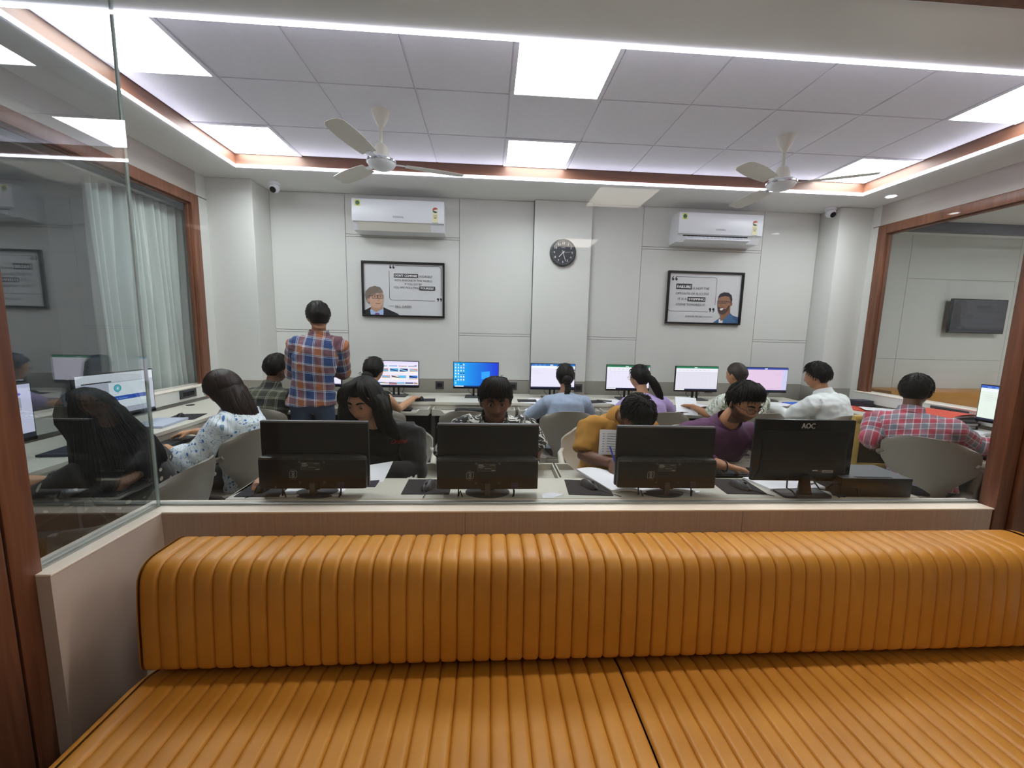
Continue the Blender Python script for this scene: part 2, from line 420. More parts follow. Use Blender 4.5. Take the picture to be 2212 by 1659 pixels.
for (k, j), lab in pl.items():
    x0, x1 = max(gx[k+4], RX0), min(gx[k+5], RX1); y0, y1 = gy[j], min(gy[j+1], RY1)
    t = thing('ceiling_light', lab, 'ceiling light', ((x0+x1)/2, (y0+y1)/2, ZT), 0, 'square light panels in the ceiling recess')
    MB().bb(x0+.03, x1-.03, y0+.03, y1-.01, ZT-.002, ZT+.006).build('diffuser', M_panel, t)
    m = MB()
    for a in ((x0+.004, x0+.03, y0, y1), (x1-.03, x1-.004, y0, y1), (x0+.03, x1-.03, y0+.004, y0+.03), (x0+.03, x1-.03, y1-.01, y1-.002)): m.bb(*a, ZT-.004, ZT+.012)
    m.build('frame', M_tile, t)
t = thing('led_strip_light', 'glowing white LED strip around the lower edge of the ceiling recess', 'LED strip', ((RX0+RX1)/2, RY0, ZS))
e = .015
for a in ((RX0, RX1, RY0, RY0+e), (RX0, RX1, RY1-e, RY1), (RX0, RX0+e, RY0+e, RY1-e), (RX1-e, RX1, RY0+e, RY1-e)):
    MB().bb(*a, ZS-.010, ZS+.006, .002).build('strip_segment', M_strip, t)

# partition between lounge and computer room
YG = 1.609
hw = BOX('half_wall_front', -1.24, 2.215, 1.556, 1.655, 0, .741, M_half)
MB().bb(-1.30, 2.221, 1.554, 1.668, .741, .748, .0015).build('cap_board', M_cap, hw)
for x in (-.079, 1.082): MB().bb(x-.0006, x+.0006, 1.5555, 1.56, 0, .74).build('joint', M_dark, hw)
hl = BOX('half_wall_side', -1.345, -1.24, 1.155, 1.655, 0, .741, mat('side_laminate', '#c3b4aa', .6, noise_amt=.05, nscale=5))
MB().bb(-1.355, -1.238, 1.155, 1.668, .741, .7476, .0015).build('cap_board', M_cap, hl)
for i, (nm, a, b, m_) in enumerate((('glass_partition_front', (-1.284, 2.225, YG-.005, YG+.005), (.748, 2.775), M_glass), ('glass_partition_side', (-1.295, -1.285, 1.176, YG+.005), (.748, 2.9), M_glassL))):
    g = MB().bb(*a, *b).build('window_%d' % (3+i), m_, kind='structure')
MB().bb(-1.30, 2.225, YG+.008, YG+.028, .748, .756, .001).build('trim_1', mat('aluminium', '#b9bcb8', .35, .6), kind='structure')
MB().bb(-1.318, -1.298, 1.176, YG+.01, .748, .756, .001).build('trim_2', MATS['aluminium'], kind='structure')
mt = mat('glass_edge', '#d5e4e0', .15, emit=.0); MB().bb(-1.2935, -1.2865, YG-.006, YG+.004, .75, 2.9, .001).build('trim_3', mt, kind='structure', smooth=1)
h = MB().bb(-1.30, 5.7, 1.56, 1.66, 2.772, 3.1, .004).build('trim_4', M_brown, kind='structure')
# door posts left and right of the bench
dl = MB().bb(-1.47, -1.28, 1.100, 1.176, 0, 2.9, .004).build('door_post_left', M_brown, kind='structure', smooth=1)
MB().bb(-1.46, -1.287, 1.088, 1.102, 0, 2.9).build('groove', M_dark, dl)
MB().bb(-1.60, -1.275, .70, 1.090, 0, 2.9, .004).build('door_lining', M_brown, dl, smooth=1)
dr = MB().bb(2.222, 2.285, 1.552, 1.616, 0, 2.9, .004).build('door_post_right', M_brown, kind='structure', smooth=1)
MB().bb(2.28, 2.30, 1.56, 1.61, 0, 2.9).build('groove', M_dark, dr)
MB().bb(2.292, 2.42, 1.535, 1.616, 0, 2.9, .004).build('door_lining', M_brown, dr, smooth=1)
MB().bb(2.42, 5.6, 1.55, 1.61, 0, 2.9).build('wall_front', M_brown, kind='structure')
BOX('wall_near_left', -2.9, -1.60, .8, .9, 0, 2.9, M_wall)
# lounge shell behind the camera
BOX('wall_lounge_left', -1.72, -1.60, -4.6, .8, 0, 2.9, M_wall)
BOX('wall_lounge_right', 5.6, 5.7, -4.6, 1.6, 0, 2.9, M_wall)
BOX('wall_lounge_rear', -1.7, 5.7, -4.7, -4.6, 0, 2.9, M_beam)
lc = BOX('ceiling_lounge', -1.7, 5.7, -4.6, 1.57, ZS, ZS+.03, M_soffit)
for i, (x, y) in enumerate(((1.3, -3.05), (1.3, -.95), (2.1, 1.508), (.35, 1.508))):
    t = thing('ceiling_light', ['surface light panel on the lounge ceiling mirrored above the clock', 'surface light panel on the lounge ceiling above the bench', 'long ceiling light over the right half of the tan bench', 'long ceiling light over the left half of the tan bench'][i], 'ceiling light', (x, y, ZS-.07), 0, 'lounge light panels')
    hx, hy, hz = (.3, .3, .07) if i < 2 else (.75, .045, .02)
    MB().bb(x-hx, x+hx, y-hy, y+hy, ZS-hz, ZS).build('housing', M_white, t)
    MB().bb(x-hx+.02, x+hx-.02, y-hy+.02, y+hy-.02, ZS-hz-.004, ZS-hz).build('diffuser', M_loungeLs[i], t)
for i, (x, y) in enumerate(((3.9, -2.3), (5.1, -1.15))):
    t = thing('downlight', 'round downlight on the lounge ceiling, ' + ('mirrored beside the right air conditioner' if i == 0 else 'mirrored in the right window'), 'downlight', (x, y, ZS-.012), 0, 'lounge downlights')
    MB().lathe([(.055, 0), (.055, .012)], (x, y, ZS-.012)).build('trim_ring', M_white, t)
    MB().lathe([(.042, -.002), (.042, .002)], (x, y, ZS-.012)).build('lens', M_panel, t)
t = thing('downlight', 'small round downlight in the soffit by the right corner column', 'downlight', (3.946, 3.972, ZS-.006))
MB().lathe([(.05, 0), (.055, .006)], (3.946, 3.972, ZS-.006)).build('trim_ring', M_white, t, smooth=1)
MB().lathe([(.038, -.003), (.038, .001)], (3.946, 3.972, ZS-.006)).build('lens', M_panel, t)

# neighbouring rooms seen through the side windows
BOX('floor_left_room', -5.2, -2.9, .5, 5.3, -.06, 0, M_floor); BOX('wall_left_room', -5.2, -5.1, .5, 5.3, 0, 2.9, mat('blue_grey_wall', '#b4c0cc', .7))
BOX('wall_left_room_back', -5.2, -2.87, 5.2, 5.3, 0, 2.9, mat('blue_grey_wall', '#b4c0cc', .7)); BOX('wall_left_room_near', -5.2, -2.87, .5, .6, 0, 2.9, mat('blue_grey_wall', '#b4c0cc', .7)); BOX('ceiling_left_room', -5.2, -2.87, .5, 5.3, 2.87, 2.9, M_soffit)
BOX('floor_right_room', 4.27, 9.2, 0, 5.5, -.06, 0, M_floor); wrr = BOX('wall_right_room_back', 4.27, 9.2, 5.35, 5.45, 0, 2.9, M_wall)
for x0, z0, z1 in ((4.3, 0, 1.2), (4.3, 1.2, 2.87), (5.7, 0, 1.2), (5.7, 1.2, 2.3), (5.7, 2.3, 2.87), (7.3, 0, 1.2), (7.3, 1.2, 2.87)):
    panel(x0, x0+(1.6 if x0 > 5 else 1.4), z0, z1, 5.338, par=wrr)
BOX('wall_right_room_side', 9.1, 9.2, 0, 5.4, 0, 2.9, M_wall); BOX('wall_right_room_near', 4.27, 9.2, 0, .1, 0, 2.9, M_wall); BOX('ceiling_right_room', 4.27, 9.2, 0, 5.45, 2.87, 2.9, M_soffit)
BOX('trim_5', 4.27, 9.1, 4.72, 4.80, 2.76, 2.87, mat('dark_beam', '#4a4654', .6))
for x, y, l in ((6.3, 3.3, 'light panel on the ceiling of the room behind the right window'), (6.3, 1.6, 'added unseen light panel brightening the nearer part of the room behind the right window'), (7.9, 3.3, 'added unseen light panel brightening the bench end and wall beyond the right window')):  # the last two panels are added out of view to brighten this room
    t = thing('ceiling_light', l, 'ceiling light', (x, y, 2.85))
    MB().bb(x-.3, x+.3, y-.3, y+.3, 2.85, 2.87).build('frame', M_white, t); MB().bb(x-.28, x+.28, y-.28, y+.28, 2.845, 2.85).build('diffuser', M_panel, t)
# television in the right room
t = thing('television', 'dark television on the wall seen through the right window', 'television', (6.72, 5.30, 1.57))
MB().bb(6.31, 7.13, 5.245, 5.28, 1.575, 2.04, .006).build('bezel', M_blackg, t)
MB().bb(6.5, 6.95, 5.28, 5.34, 1.7, 1.95).build('wall_bracket', M_black, t)
mb = MB(); F = Flat(mb, (6.325, 5.2445, 1.59), (1, 0, 0), (0, 0, 1))
F.rect(0, 0, .79, .435, '#43424f').rect(0, 0, .79, .07, '#35343f').rects([(.33, .33, .22, .03), (.4, .28, .3, .02), (.25, .2, .5, .004), (.33, .12, .18, .01)], '#2f2e38')
F.poly([(.02, .07), (.16, .07), (.13, .15), (.12, .35), (.05, .4), (0, .35)], '#33323c')
mb.build('screen', mat('tv_screen', '#ffffff', .3, attr='fc'), t)
# bench in the right room
def bench2():
    t = thing('bench', 'long tan bench along the wall beyond the right window', 'bench', (7.0, 5.0, 0))
    MB().bb(5.3, 9.0, 4.95, 5.33, .42, .80, .03).build('backrest', M_leather, t, smooth=1)
    MB().bb(5.3, 9.0, 4.55, 4.98, .25, .44, .03).build('seat', M_leather, t, smooth=1)
    MB().bb(5.32, 8.98, 4.6, 5.3, 0, .25).build('base', M_dark, t)
bench2()
# curtain
def curtain():
    t = thing('curtain', 'pale grey-green pleated curtain behind the left window', 'curtain', (-2.93, 3.7, .6))
    n = 230; nz = 14
    def f(u, v):
        y = 3.30+u*(4.36-3.30); ph = u*84+1.5*math.sin(u*17)+.5*math.sin(v*2.2+u*9); a = .045+.02*math.sin(u*23+2)
        x = -2.955+a*math.sin(ph)*(1.15-.45*v)+.012*math.sin(ph*2.3+v*3)
        return V((x, y+.012*math.sin(v*5+u*11), .55+v*1.98))
    MB().grid(f, n, nz, .002).build('cloth', M_curtain, t, smooth=2)
    MB().tube([(-2.955, 2.0, 2.56), (-2.955, 5.15, 2.56)], .012).build('rail', M_white, t)
curtain()

# ------------------------------------------------------------------ bench in front
def rib(mb, x0, x1, prof, groove=.011, nr=12):
    """one channel: profile points (y,z,ny,nz) swept, bulged across x"""
    n = len(prof); vs = []
    for i in range(nr+1):
        t = .5-.5*math.cos(PI*i/nr); b = 1-abs(2*t-1)**8-.12*(2*t-1)**2
        for (y, z, ny, nz) in prof: vs.append((x0+(x1-x0)*t, y+ny*(b-1)*groove, z+nz*(b-1)*groove))
    fs = [[i*n+j, i*n+j+1, (i+1)*n+j+1, (i+1)*n+j] for i in range(nr) for j in range(n-1)]
    mb.add(vs, fs)
def roundprof(pts, r, k=7):
    """rounded polyline -> list of (y,z,ny,nz)"""
    out = []
    P = [V((p[0], p[1])) for p in pts]
    for i, p in enumerate(P):
        if i in (0, len(P)-1): out.append(p); continue
        a = (P[i-1]-p); b = (P[i+1]-p); ra = min(r[i], a.length*.49, b.length*.49); A = p+a.normalized()*ra; B = p+b.normalized()*ra
        for q in range(k+1):
            t = q/k; out.append(A*(1-t)**2+p*2*t*(1-t)+B*t*t)
    res = []
    for i, p in enumerate(out):
        d = (out[min(i+1, len(out)-1)]-out[max(i-1, 0)]).normalized(); res.append((p.x, p.y, d.y, -d.x))
    return res
def densify(pts, n):
    out = []
    for a, b in zip(pts, pts[1:]):
        for k in range(n): out.append((a[0]+(b[0]-a[0])*k/n, a[1]+(b[1]-a[1])*k/n))
    return out+[pts[-1]]
bench = thing('bench', 'tan leather bench with channelled back and seat below the glass partition', 'bench', (.5, 1.1, 0))
bp = roundprof([(1.43, .36), (1.44, .60), (1.42, .737), (1.212, .740), (1.196, .60), (1.188, .392), (1.27, .385), (1.30, .37)], [0, .05, .05, .095, .4, .03, .02, 0])
sp = roundprof([(1.27, .30), (1.27, .352), (1.20, .372), (.80, .385), (.50, .378), (.455, .25)], [0, .02, .02, .4, .06, 0])
XS0, XSM, XS1 = -1.05, .452, 1.93
def cushion(name, x0, x1, n, prof, endl=False, endr=False):
    mb = MB(); w = (x1-x0)/n
    for k in range(n):
        j = rs.uniform(-.0012, .0012); rib(mb, x0+w*k, x0+w*(k+1), prof, .0088+rs.uniform(-.0008, .0008))
    return mb
def cap_end(mb, x0, x1, prof, k=8):
    """rounded end that closes the profile towards its core"""
    cy = sum(p[0] for p in prof)/len(prof); cz = sum(p[1] for p in prof)/len(prof); n = len(prof); vs = []
    for i in range(k+1):
        t = i/k; s = math.cos(t*PI/2)**.55 if i < k else .02; x = x0+(x1-x0)*math.sin(t*PI/2)
        for p in prof: vs.append((x, cy+(p[0]-cy)*(.45+.55*s) if i < k else cy, cz+(p[1]-cz)*(.45+.55*s) if i < k else cz))
    fs = [[i*n+j, i*n+j+1, (i+1)*n+j+1, (i+1)*n+j] for i in range(k) for j in range(n-1)]
    if x1 < x0: fs = [f[::-1] for f in fs]
    mb.add(vs, fs)
for x0, x1, n, L, R in ((XS0, XSM, 28, 1, 0), (XSM+.001, XS1, 28, 0, 1)):
    m = cushion('b', x0, x1, n, bp)
    if L: cap_end(m, x0, x0-.015, bp)
    if R: rib(m, x1, x1+.13, bp, .006, 12); cap_end(m, x1+.13, x1+.21, bp)
    m.build('back_cushion', M_leather, bench, smooth=2)
    m = cushion('s', x0+.004, x1+.2*R, n+(4 if R else 0), sp)
    if L: cap_end(m, x0+.004, x0-.016, sp)
    m.build('seat_cushion', M_leather, bench, smooth=2)
MB().bb(-1.05, 2.1, .50, 1.42, .05, .33, .01).build('base', M_dark, bench)
MB().bb(-1.04, 2.05, 1.28, 1.42, .30, .60, .01).build('inner_frame', M_dark, bench)
MB().bb(-1.232, -1.09, .4, 1.55, .0, .04).build('plinth', M_half, bench)

# ------------------------------------------------------------------ wall things
def air_con(x0, x1, lab, open_, y0=4.40):
    t = thing('air_conditioner', lab, 'air conditioner', ((x0+x1)/2, YB-.02, 2.47), 0, 'split air conditioners on the back wall')
    z0, z1 = 2.455, 2.765; pr = [(YB-.002, z0+.0), (YB-.002, z1), (y0+.03, z1), (y0+.004, z1-.02), (y0, z0+.10), (y0+.05, z0+.01)]
    T = M(((0, 0, 1, x0), (1, 0, 0, 0), (0, 1, 0, 0), (0, 0, 0, 1)))
    MB().prism(pr, x1-x0, T).build('body', M_white, t)
    MB().bb(x0-.004, x1+.004, y0-.012, y0+.006, z0+.085, z1-.004, .008).build('front_panel', M_white, t, smooth=1)
    m = MB()
    if open_:
        MB().add([(x0+.06, y0+.012, z0+.078), (x1-.14, y0+.012, z0+.078), (x1-.14, y0+.05, z0+.012), (x0+.06, y0+.05, z0+.012)], [[0, 1, 2, 3]]).build('air_outlet', M_dark, t)
        m.add([(x0+.07, y0-.045, z0+.022), (x1-.15, y0-.045, z0+.022), (x1-.15, y0+.03, z0+.008), (x0+.07, y0+.03, z0+.008), (x0+.07, y0-.045, z0+.030), (x1-.15, y0-.045, z0+.030), (x1-.15, y0+.03, z0+.016), (x0+.07, y0+.03, z0+.016)], [[0, 1, 2, 3], [7, 6, 5, 4], [4, 5, 1, 0], [5, 6, 2, 1], [6, 7, 3, 2], [7, 4, 0, 3]])
        for k in range(16): m.box((x0+.1+k*.042, y0+.03, z0+.045), (.003, .03, .05))
    else:
        s = .004
        m.add([(x0+.05, y0-.001, z0+.085), (x1-.15, y0-.001, z0+.085), (x1-.15, y0+.046, z0+.008), (x0+.05, y0+.046, z0+.008)], [[0, 1, 2, 3]])
        for a in (x0+.05, x1-.15): m.add([(a-.002, y0-.003, z0+.085), (a+.002, y0-.003, z0+.085), (a+.002, y0+.044, z0+.007), (a-.002, y0+.044, z0+.007)], [[0, 1, 2, 3]])
    m.build('louver', M_offw if not open_ else M_white, t)
    mb = MB(); F = Flat(mb, (x0, y0-.0125, z0), (1, 0, 0), (0, 0, 1)); w = x1-x0
    F.text('OGENERAL', w*.5, .128, .026, '#50555c', 'c', .115); mb.build('logo', M_print, t)
    mb = MB(); F = Flat(mb, (x0, y0-.0125, z0), (1, 0, 0), (0, 0, 1))
    F.rect(.03, .232, .055, .058, '#dfe36a').disc(.058, .262, .021, '#3f6a4a').rect(.046, .236, .024, .012, '#8f9a50'); mb.build('yellow_sticker', M_print, t)
    mb = MB(); F = Flat(mb, (x0, y0-.0125, z0), (1, 0, 0), (0, 0, 1))
    F.rect(w-.115, .1, .055, .095, '#e9e3b8').disc(w-.088, .215, .031, '#e8e2d2').disc(w-.088, .217, .027, '#b8452f', a0=.4, a1=PI).disc(w-.088, .217, .027, '#394a3c', a0=PI, a1=PI*1.8)
    F.rects([(w-.108, .165, .04, .005), (w-.108, .15, .04, .005), (w-.1, .135, .024, .01), (w-.12, .092, .065, .004)], '#8d8a6a')
    mb.build('energy_label', M_print, t)
air_con(-1.39, -.465, 'white wall air conditioner with closed flap, above the dark-suited man poster', False)
air_con(2.02, 2.945, 'white wall air conditioner with open flap, above the blue-jacketed man poster', True)

def frame4(x0, x1, z0, z1, y0, y1, w, m, par, name='frame'):
    b = MB(); b.bb(x0, x1, y0, y1, z1-w, z1, .002); b.bb(x0, x1, y0, y1, z0, z0+w, .002); b.bb(x0, x0+w, y0, y1, z0+w, z1-w, .002); b.bb(x1-w, x1, y0, y1, z0+w, z1-w, .002)
    return b.build(name, m, par)
def quote_marks(F, x, y, s, c, close=False):
    for k in (0, 1):
        xx = x+k*s*1.15
        if not close: F.disc(xx, y, s*.42, c).poly([(xx-s*.42, y), (xx-s*.36, y+s*.6), (xx+s*.1, y+s*1.1), (xx+s*.2, y+s*.85), (xx-s*.06, y+s*.5), (xx-s*.02, y)], c)
        else: F.disc(xx, y, s*.42, c).poly([(xx+s*.42, y), (xx+s*.36, y-s*.6), (xx-s*.1, y-s*1.1), (xx-s*.2, y-s*.85), (xx+s*.06, y-s*.5), (xx+s*.02, y)], c)
INK = '#26272b'
def poster1():
    x0, x1, z0, z1 = -1.372, -.480, 1.590, 2.182
    t = thing('picture_frame', 'black framed quote poster with a man in dark suit and tie', 'poster', ((x0+x1)/2, YB, z0), 0, 'framed quote posters')
    frame4(x0, x1, z0, z1, YB-.035, YB-.001, .02, M_black, t)
    mb = MB(); F = Flat(mb, (x0+.018, YB-.012, z0+.018), (1, 0, 0), (0, 0, 1)); w, h = x1-x0-.036, z1-z0-.036
    F.rect(0, 0, w, h, '#d3d3d4')
    lx0, lx1, ly0, ly1 = .275, w-.02, .165, h-.022; r = .03
    arc = lambda cx, cy, a0, a1: [(cx+r*math.cos(a0+(a1-a0)*k/6), cy+r*math.sin(a0+(a1-a0)*k/6)) for k in range(7)]
    F.line([(lx0+.07, ly1)]+arc(lx1-r, ly1-r, PI/2, 0)+[(lx1, ly0+.06)], .0045, INK)
    F.line([(lx0, ly1-.06)]+arc(lx0+r, ly0+r, PI, PI*1.5)+[(lx1-.07, ly0)], .0045, INK)
    quote_marks(F, lx0+.015, ly1-.022, .028, INK); quote_marks(F, lx1-.035, ly0+.022, .028, INK, True)
    F.rect(.325, .408, .262, .042, INK).text("DON'T COMPARE", .334, .417, .034, '#e6e6e6', w=.243, bold=.0014)
    F.text('YOURSELF', .594, .414, .032, '#3a3b40', w=.145)
    F.text('WITH ANYONE IN THIS WORLD', .33, .368, .03, '#3a3b40', w=.41)
    F.text('IF YOU DO SO', .44, .33, .03, '#3a3b40', w=.185)
    F.text('YOU ARE INSULTING', .32, .292, .03, '#3a3b40', w=.275)
    F.rect(.6, .278, .172, .042, INK).text('YOURSELF.', .61, .288, .032, '#e6e6e6', w=.152, bold=.0014)
    F.rect(.27, .099, .055, .003, '#55565a').text('BILL GATES', .335, .086, .032, '#3a3b40', w=.178).rect(.335, .08, .178, .002, '#3a3b40')
    # portrait: grey-brown hair, glasses, dark suit, blue shirt, purple tie
    F.poly([(0, 0), (.385, 0), (.36, .02), (.30, .045), (.205, .085), (.09, .09), (.03, .06), (0, .045)], '#17171f')
    F.poly([(.07, 0), (.205, 0), (.21, .04), (.205, .09), (.09, .095), (.065, .05)], '#a9c4ea')
    F.poly([(.11, 0), (.17, 0), (.158, .022), (.125, .022)], '#7c4a86')
    F.poly([(.075, .06), (.13, .028), (.2, .065), (.2, .15), (.08, .15)], '#b98f78')
    F.poly([(.062, .14), (.07, .11), (.1, .082), (.14, .07), (.175, .078), (.197, .11), (.208, .15), (.206, .22), (.19, .26), (.13, .27), (.07, .25), (.05, .19)], '#cda58c')
    F.poly([(.015, .2), (.03, .14), (.055, .115), (.06, .17), (.075, .21), (.13, .235), (.19, .232), (.205, .255), (.18, .295), (.12, .312), (.06, .292), (.02, .25)], '#776a60')
    F.poly([(.13, .235), (.19, .232), (.205, .255), (.18, .28)], '#85766a')
    F.disc(.048, .155, .014, '#c0937b', ry=.024)
    for gx_ in (.118, .18): F.poly([(gx_-.028, .178), (gx_+.025, .178), (gx_+.028, .21), (gx_-.028, .21)], '#b08c76').poly([(gx_-.023, .182), (gx_+.021, .182), (gx_+.024, .206), (gx_-.024, .206)], '#c29c85').disc(gx_, .196, .006, '#3a3030')
    F.line([(.05, .203), (.092, .205)], .005, '#3f3a36').rect(.142, .198, .014, .005, '#3f3a36')
    for gx_ in (.118, .18): F.line([(gx_-.028, .178), (gx_+.026, .178), (gx_+.029, .211), (gx_-.029, .211), (gx_-.028, .178)], .003, '#3f3a36')
    F.line([(.158, .195), (.166, .155), (.15, .15)], .004, '#a57a64').line([(.13, .125), (.155, .122), (.178, .128)], .005, '#9c6558').line([(.1, .222), (.13, .226)], .006, '#7d6a5c').line([(.165, .225), (.195, .222)], .006, '#7d6a5c')
    mb.build('printed_sheet', M_print, t)
    MB().bb(x0+.018, x1-.018, YB-.0095, YB-.003, z0+.018, z1-.018).build('backing_board', M_black, t)
def poster2():
    x0, x1, z0, z1 = 2.035, 2.925, 1.592, 2.184
    t = thing('picture_frame', 'black framed quote poster with a smiling man in a blue jacket', 'poster', ((x0+x1)/2, YB, z0), 0, 'framed quote posters')
    frame4(x0, x1, z0, z1, YB-.035, YB-.001, .02, M_black, t)
    mb = MB(); F = Flat(mb, (x0+.018, YB-.012, z0+.018), (1, 0, 0), (0, 0, 1)); w, h = x1-x0-.036, z1-z0-.036
    F.rect(0, 0, w, h, '#d3d3d4')
    lx0, lx1, ly0, ly1 = .008, .56, .125, h-.045; r = .03
    arc = lambda cx, cy, a0, a1: [(cx+r*math.cos(a0+(a1-a0)*k/6), cy+r*math.sin(a0+(a1-a0)*k/6)) for k in range(7)]
    F.line([(lx0+.085, ly1)]+arc(lx1-r, ly1-r, PI/2, 0)+[(lx1, ly0+.08)], .0045, INK)
    F.line([(lx0, ly1-.07)]+arc(lx0+r, ly0+r, PI, PI*1.5)+[(lx1-.08, ly0)], .0045, INK)
    quote_marks(F, lx0+.035, ly1-.03, .034, INK); quote_marks(F, lx1-.055, ly0+.03, .034, INK, True)
    F.rect(.085, .372, .185, .062, INK).text('FAILURE', .095, .386, .044, '#e9e9e9', w=.165, bold=.0018)
    F.text('IS NOT THE', .282, .374, .036, '#3a3b40', w=.195)
    F.text('OPPOSITE OF SUCCESS', .082, .313, .036, '#3a3b40', w=.392)
    F.text('IT IS A', .112, .252, .036, '#3a3b40', w=.105).rect(.228, .24, .21, .048, INK).text('STEPPING', .238, .251, .038, '#e9e9e9', w=.19, bold=.0016)
    F.text('STONE TOWARDS IT.', .092, .19, .036, '#3a3b40', w=.355)
    F.text('SUNDAR PICHAI', .215, .06, .028, '#3a3b40', w=.2).rect(.42, .068, .12, .0025, '#66676b')
    # portrait
    F.poly([(.545, 0), (.57, .02), (.62, .055), (.66, .08), (.74, .125), (.78, .09), (w, .07), (w, 0)], '#3f6a92').poly([(.74, .125), (.78, .09), (w, .07), (w, .02), (.8, .04)], '#31577c')
    F.poly([(.62, 0), (.665, 0), (.665, .05), (.64, .055), (.615, .04)], '#e4e4e6')
    F.poly([(.635, .03), (.66, .03), (.745, .12), (.74, .2), (.63, .2)], '#8a5f48')
    F.poly([(.592, .26), (.588, .2), (.598, .15), (.615, .115), (.645, .1), (.68, .11), (.715, .15), (.745, .2), (.752, .27), (.735, .315), (.66, .335), (.605, .31)], '#9c6f55')
    F.poly([(.592, .185), (.6, .14), (.618, .11), (.645, .097), (.682, .107), (.72, .15), (.735, .2), (.72, .205), (.69, .16), (.655, .165), (.625, .16), (.603, .19)], '#4a3a35')
    F.poly([(.588, .262), (.592, .3), (.605, .33), (.65, .352), (.705, .348), (.745, .32), (.758, .27), (.75, .22), (.738, .26), (.72, .3), (.67, .31), (.625, .3), (.6, .29)], '#26222a')
    F.disc(.748, .222, .013, '#8a5f48', ry=.024)
    F.poly([(.612, .17), (.655, .175), (.668, .19), (.65, .182), (.62, .18)], '#6b4035').poly([(.615, .158), (.63, .145), (.65, .15), (.66, .172), (.63, .168)], '#eeeeee')
    for gx_ in (.61, .665): F.poly([(gx_-.02, .228), (gx_+.022, .228), (gx_+.024, .25), (gx_-.022, .25)], '#946a54').disc(gx_, .24, .005, '#201818')
    for gx_ in (.61, .665): F.line([(gx_-.022, .226), (gx_+.022, .226), (gx_+.025, .252), (gx_-.024, .252), (gx_-.022, .226)], .004, '#2c3348')
    F.line([(.69, .248), (.742, .24)], .005, '#2c3348').line([(.628, .235), (.622, .2), (.636, .195)], .004, '#7a513f')
    mb.build('printed_sheet', M_print, t)
    MB().bb(x0+.018, x1-.018, YB-.0095, YB-.003, z0+.018, z1-.018).build('backing_board', M_black, t)
poster1(); poster2()
def clock():
    c = V((.808, YB-.068, 2.325)); t = thing('wall_clock', 'round dark grey wall clock with white numerals on the centre pier', 'clock', c)
    T = M.Translation(c) @ M.Rotation(PI/2, 4, 'X')
    MB().lathe([(.142, 0), (.145, .015), (.142, .034), (.130, .038), (.128, .028), (.0, .028)], n=48, T=T).build('case', M_greyp, t, smooth=1)
    mb = MB(); F = Flat(mb, c+V((0, -.029, 0)), (1, 0, 0), (0, 0, 1)); F.disc(0, 0, .127, '#34373c', n=48)
    for k in range(60):
        a = PI/2-k*PI/30; r0, r1 = .118, .123
        F.k = 2; F.line([(r0*math.cos(a), r0*math.sin(a)), (r1*math.cos(a), r1*math.sin(a))], .0016 if k % 5 else .003, '#b9bcc0')
    for k in range(1, 13):
        a = PI/2-k*PI/6; F.k = 2; F.text(str(k), .098*math.cos(a), .098*math.sin(a)-.011, .032, '#e6e8ea', 'c', bold=.0004)
    F.k = 2; F.rects([(-.018, .046, .006, .008), (-.008, .047, .026, .006)], '#b5b8bc')
    mb.build('dial', M_print, t)
    for nm, ang, L, w, k in (('hour_hand', 7.45*30, .062, .006, 6), ('minute_hand', 27*6, .095, .0045, 8), ('second_hand', 86, .1, .0015, 10)):
        mb = MB(); F = Flat(mb, c+V((0, -.030, 0)), (1, 0, 0), (0, 0, 1)); F.k = k; a = math.radians(90-ang)
        F.line([(-.02*math.cos(a), -.02*math.sin(a)), (L*math.cos(a), L*math.sin(a))], w, '#eceef0'); mb.build(nm, M_print, t)
clock()
def cctv(x, y, lab):
    t = thing('security_camera', lab, 'camera', (x, y, ZS), 0, 'small white dome cameras')
    MB().lathe([(.052, -.03), (.055, -.012), (.05, 0)], (x, y, ZS)).build('base', M_white, t, smooth=1)
    T = M.Translation((x, y-.005, ZS-.062)) @ M.Rotation(.5, 4, 'X')
    MB().ell((x, y-.003, ZS-.055), (.047, .047, .05), n=24, m=16).build('ball', M_white, t, smooth=2)
    MB().lathe([(.028, 0), (.028, .006), (.02, .008)], n=20, T=M.Translation((x, y-.038, ZS-.082)) @ M.Rotation(PI/2+.5, 4, 'X')).build('lens', M_blackg, t, smooth=1)
cctv(-2.12, 4.36, 'white dome camera under the soffit beside the left corner column')
cctv(3.70, 4.40, 'white dome camera under the soffit beside the right corner column')
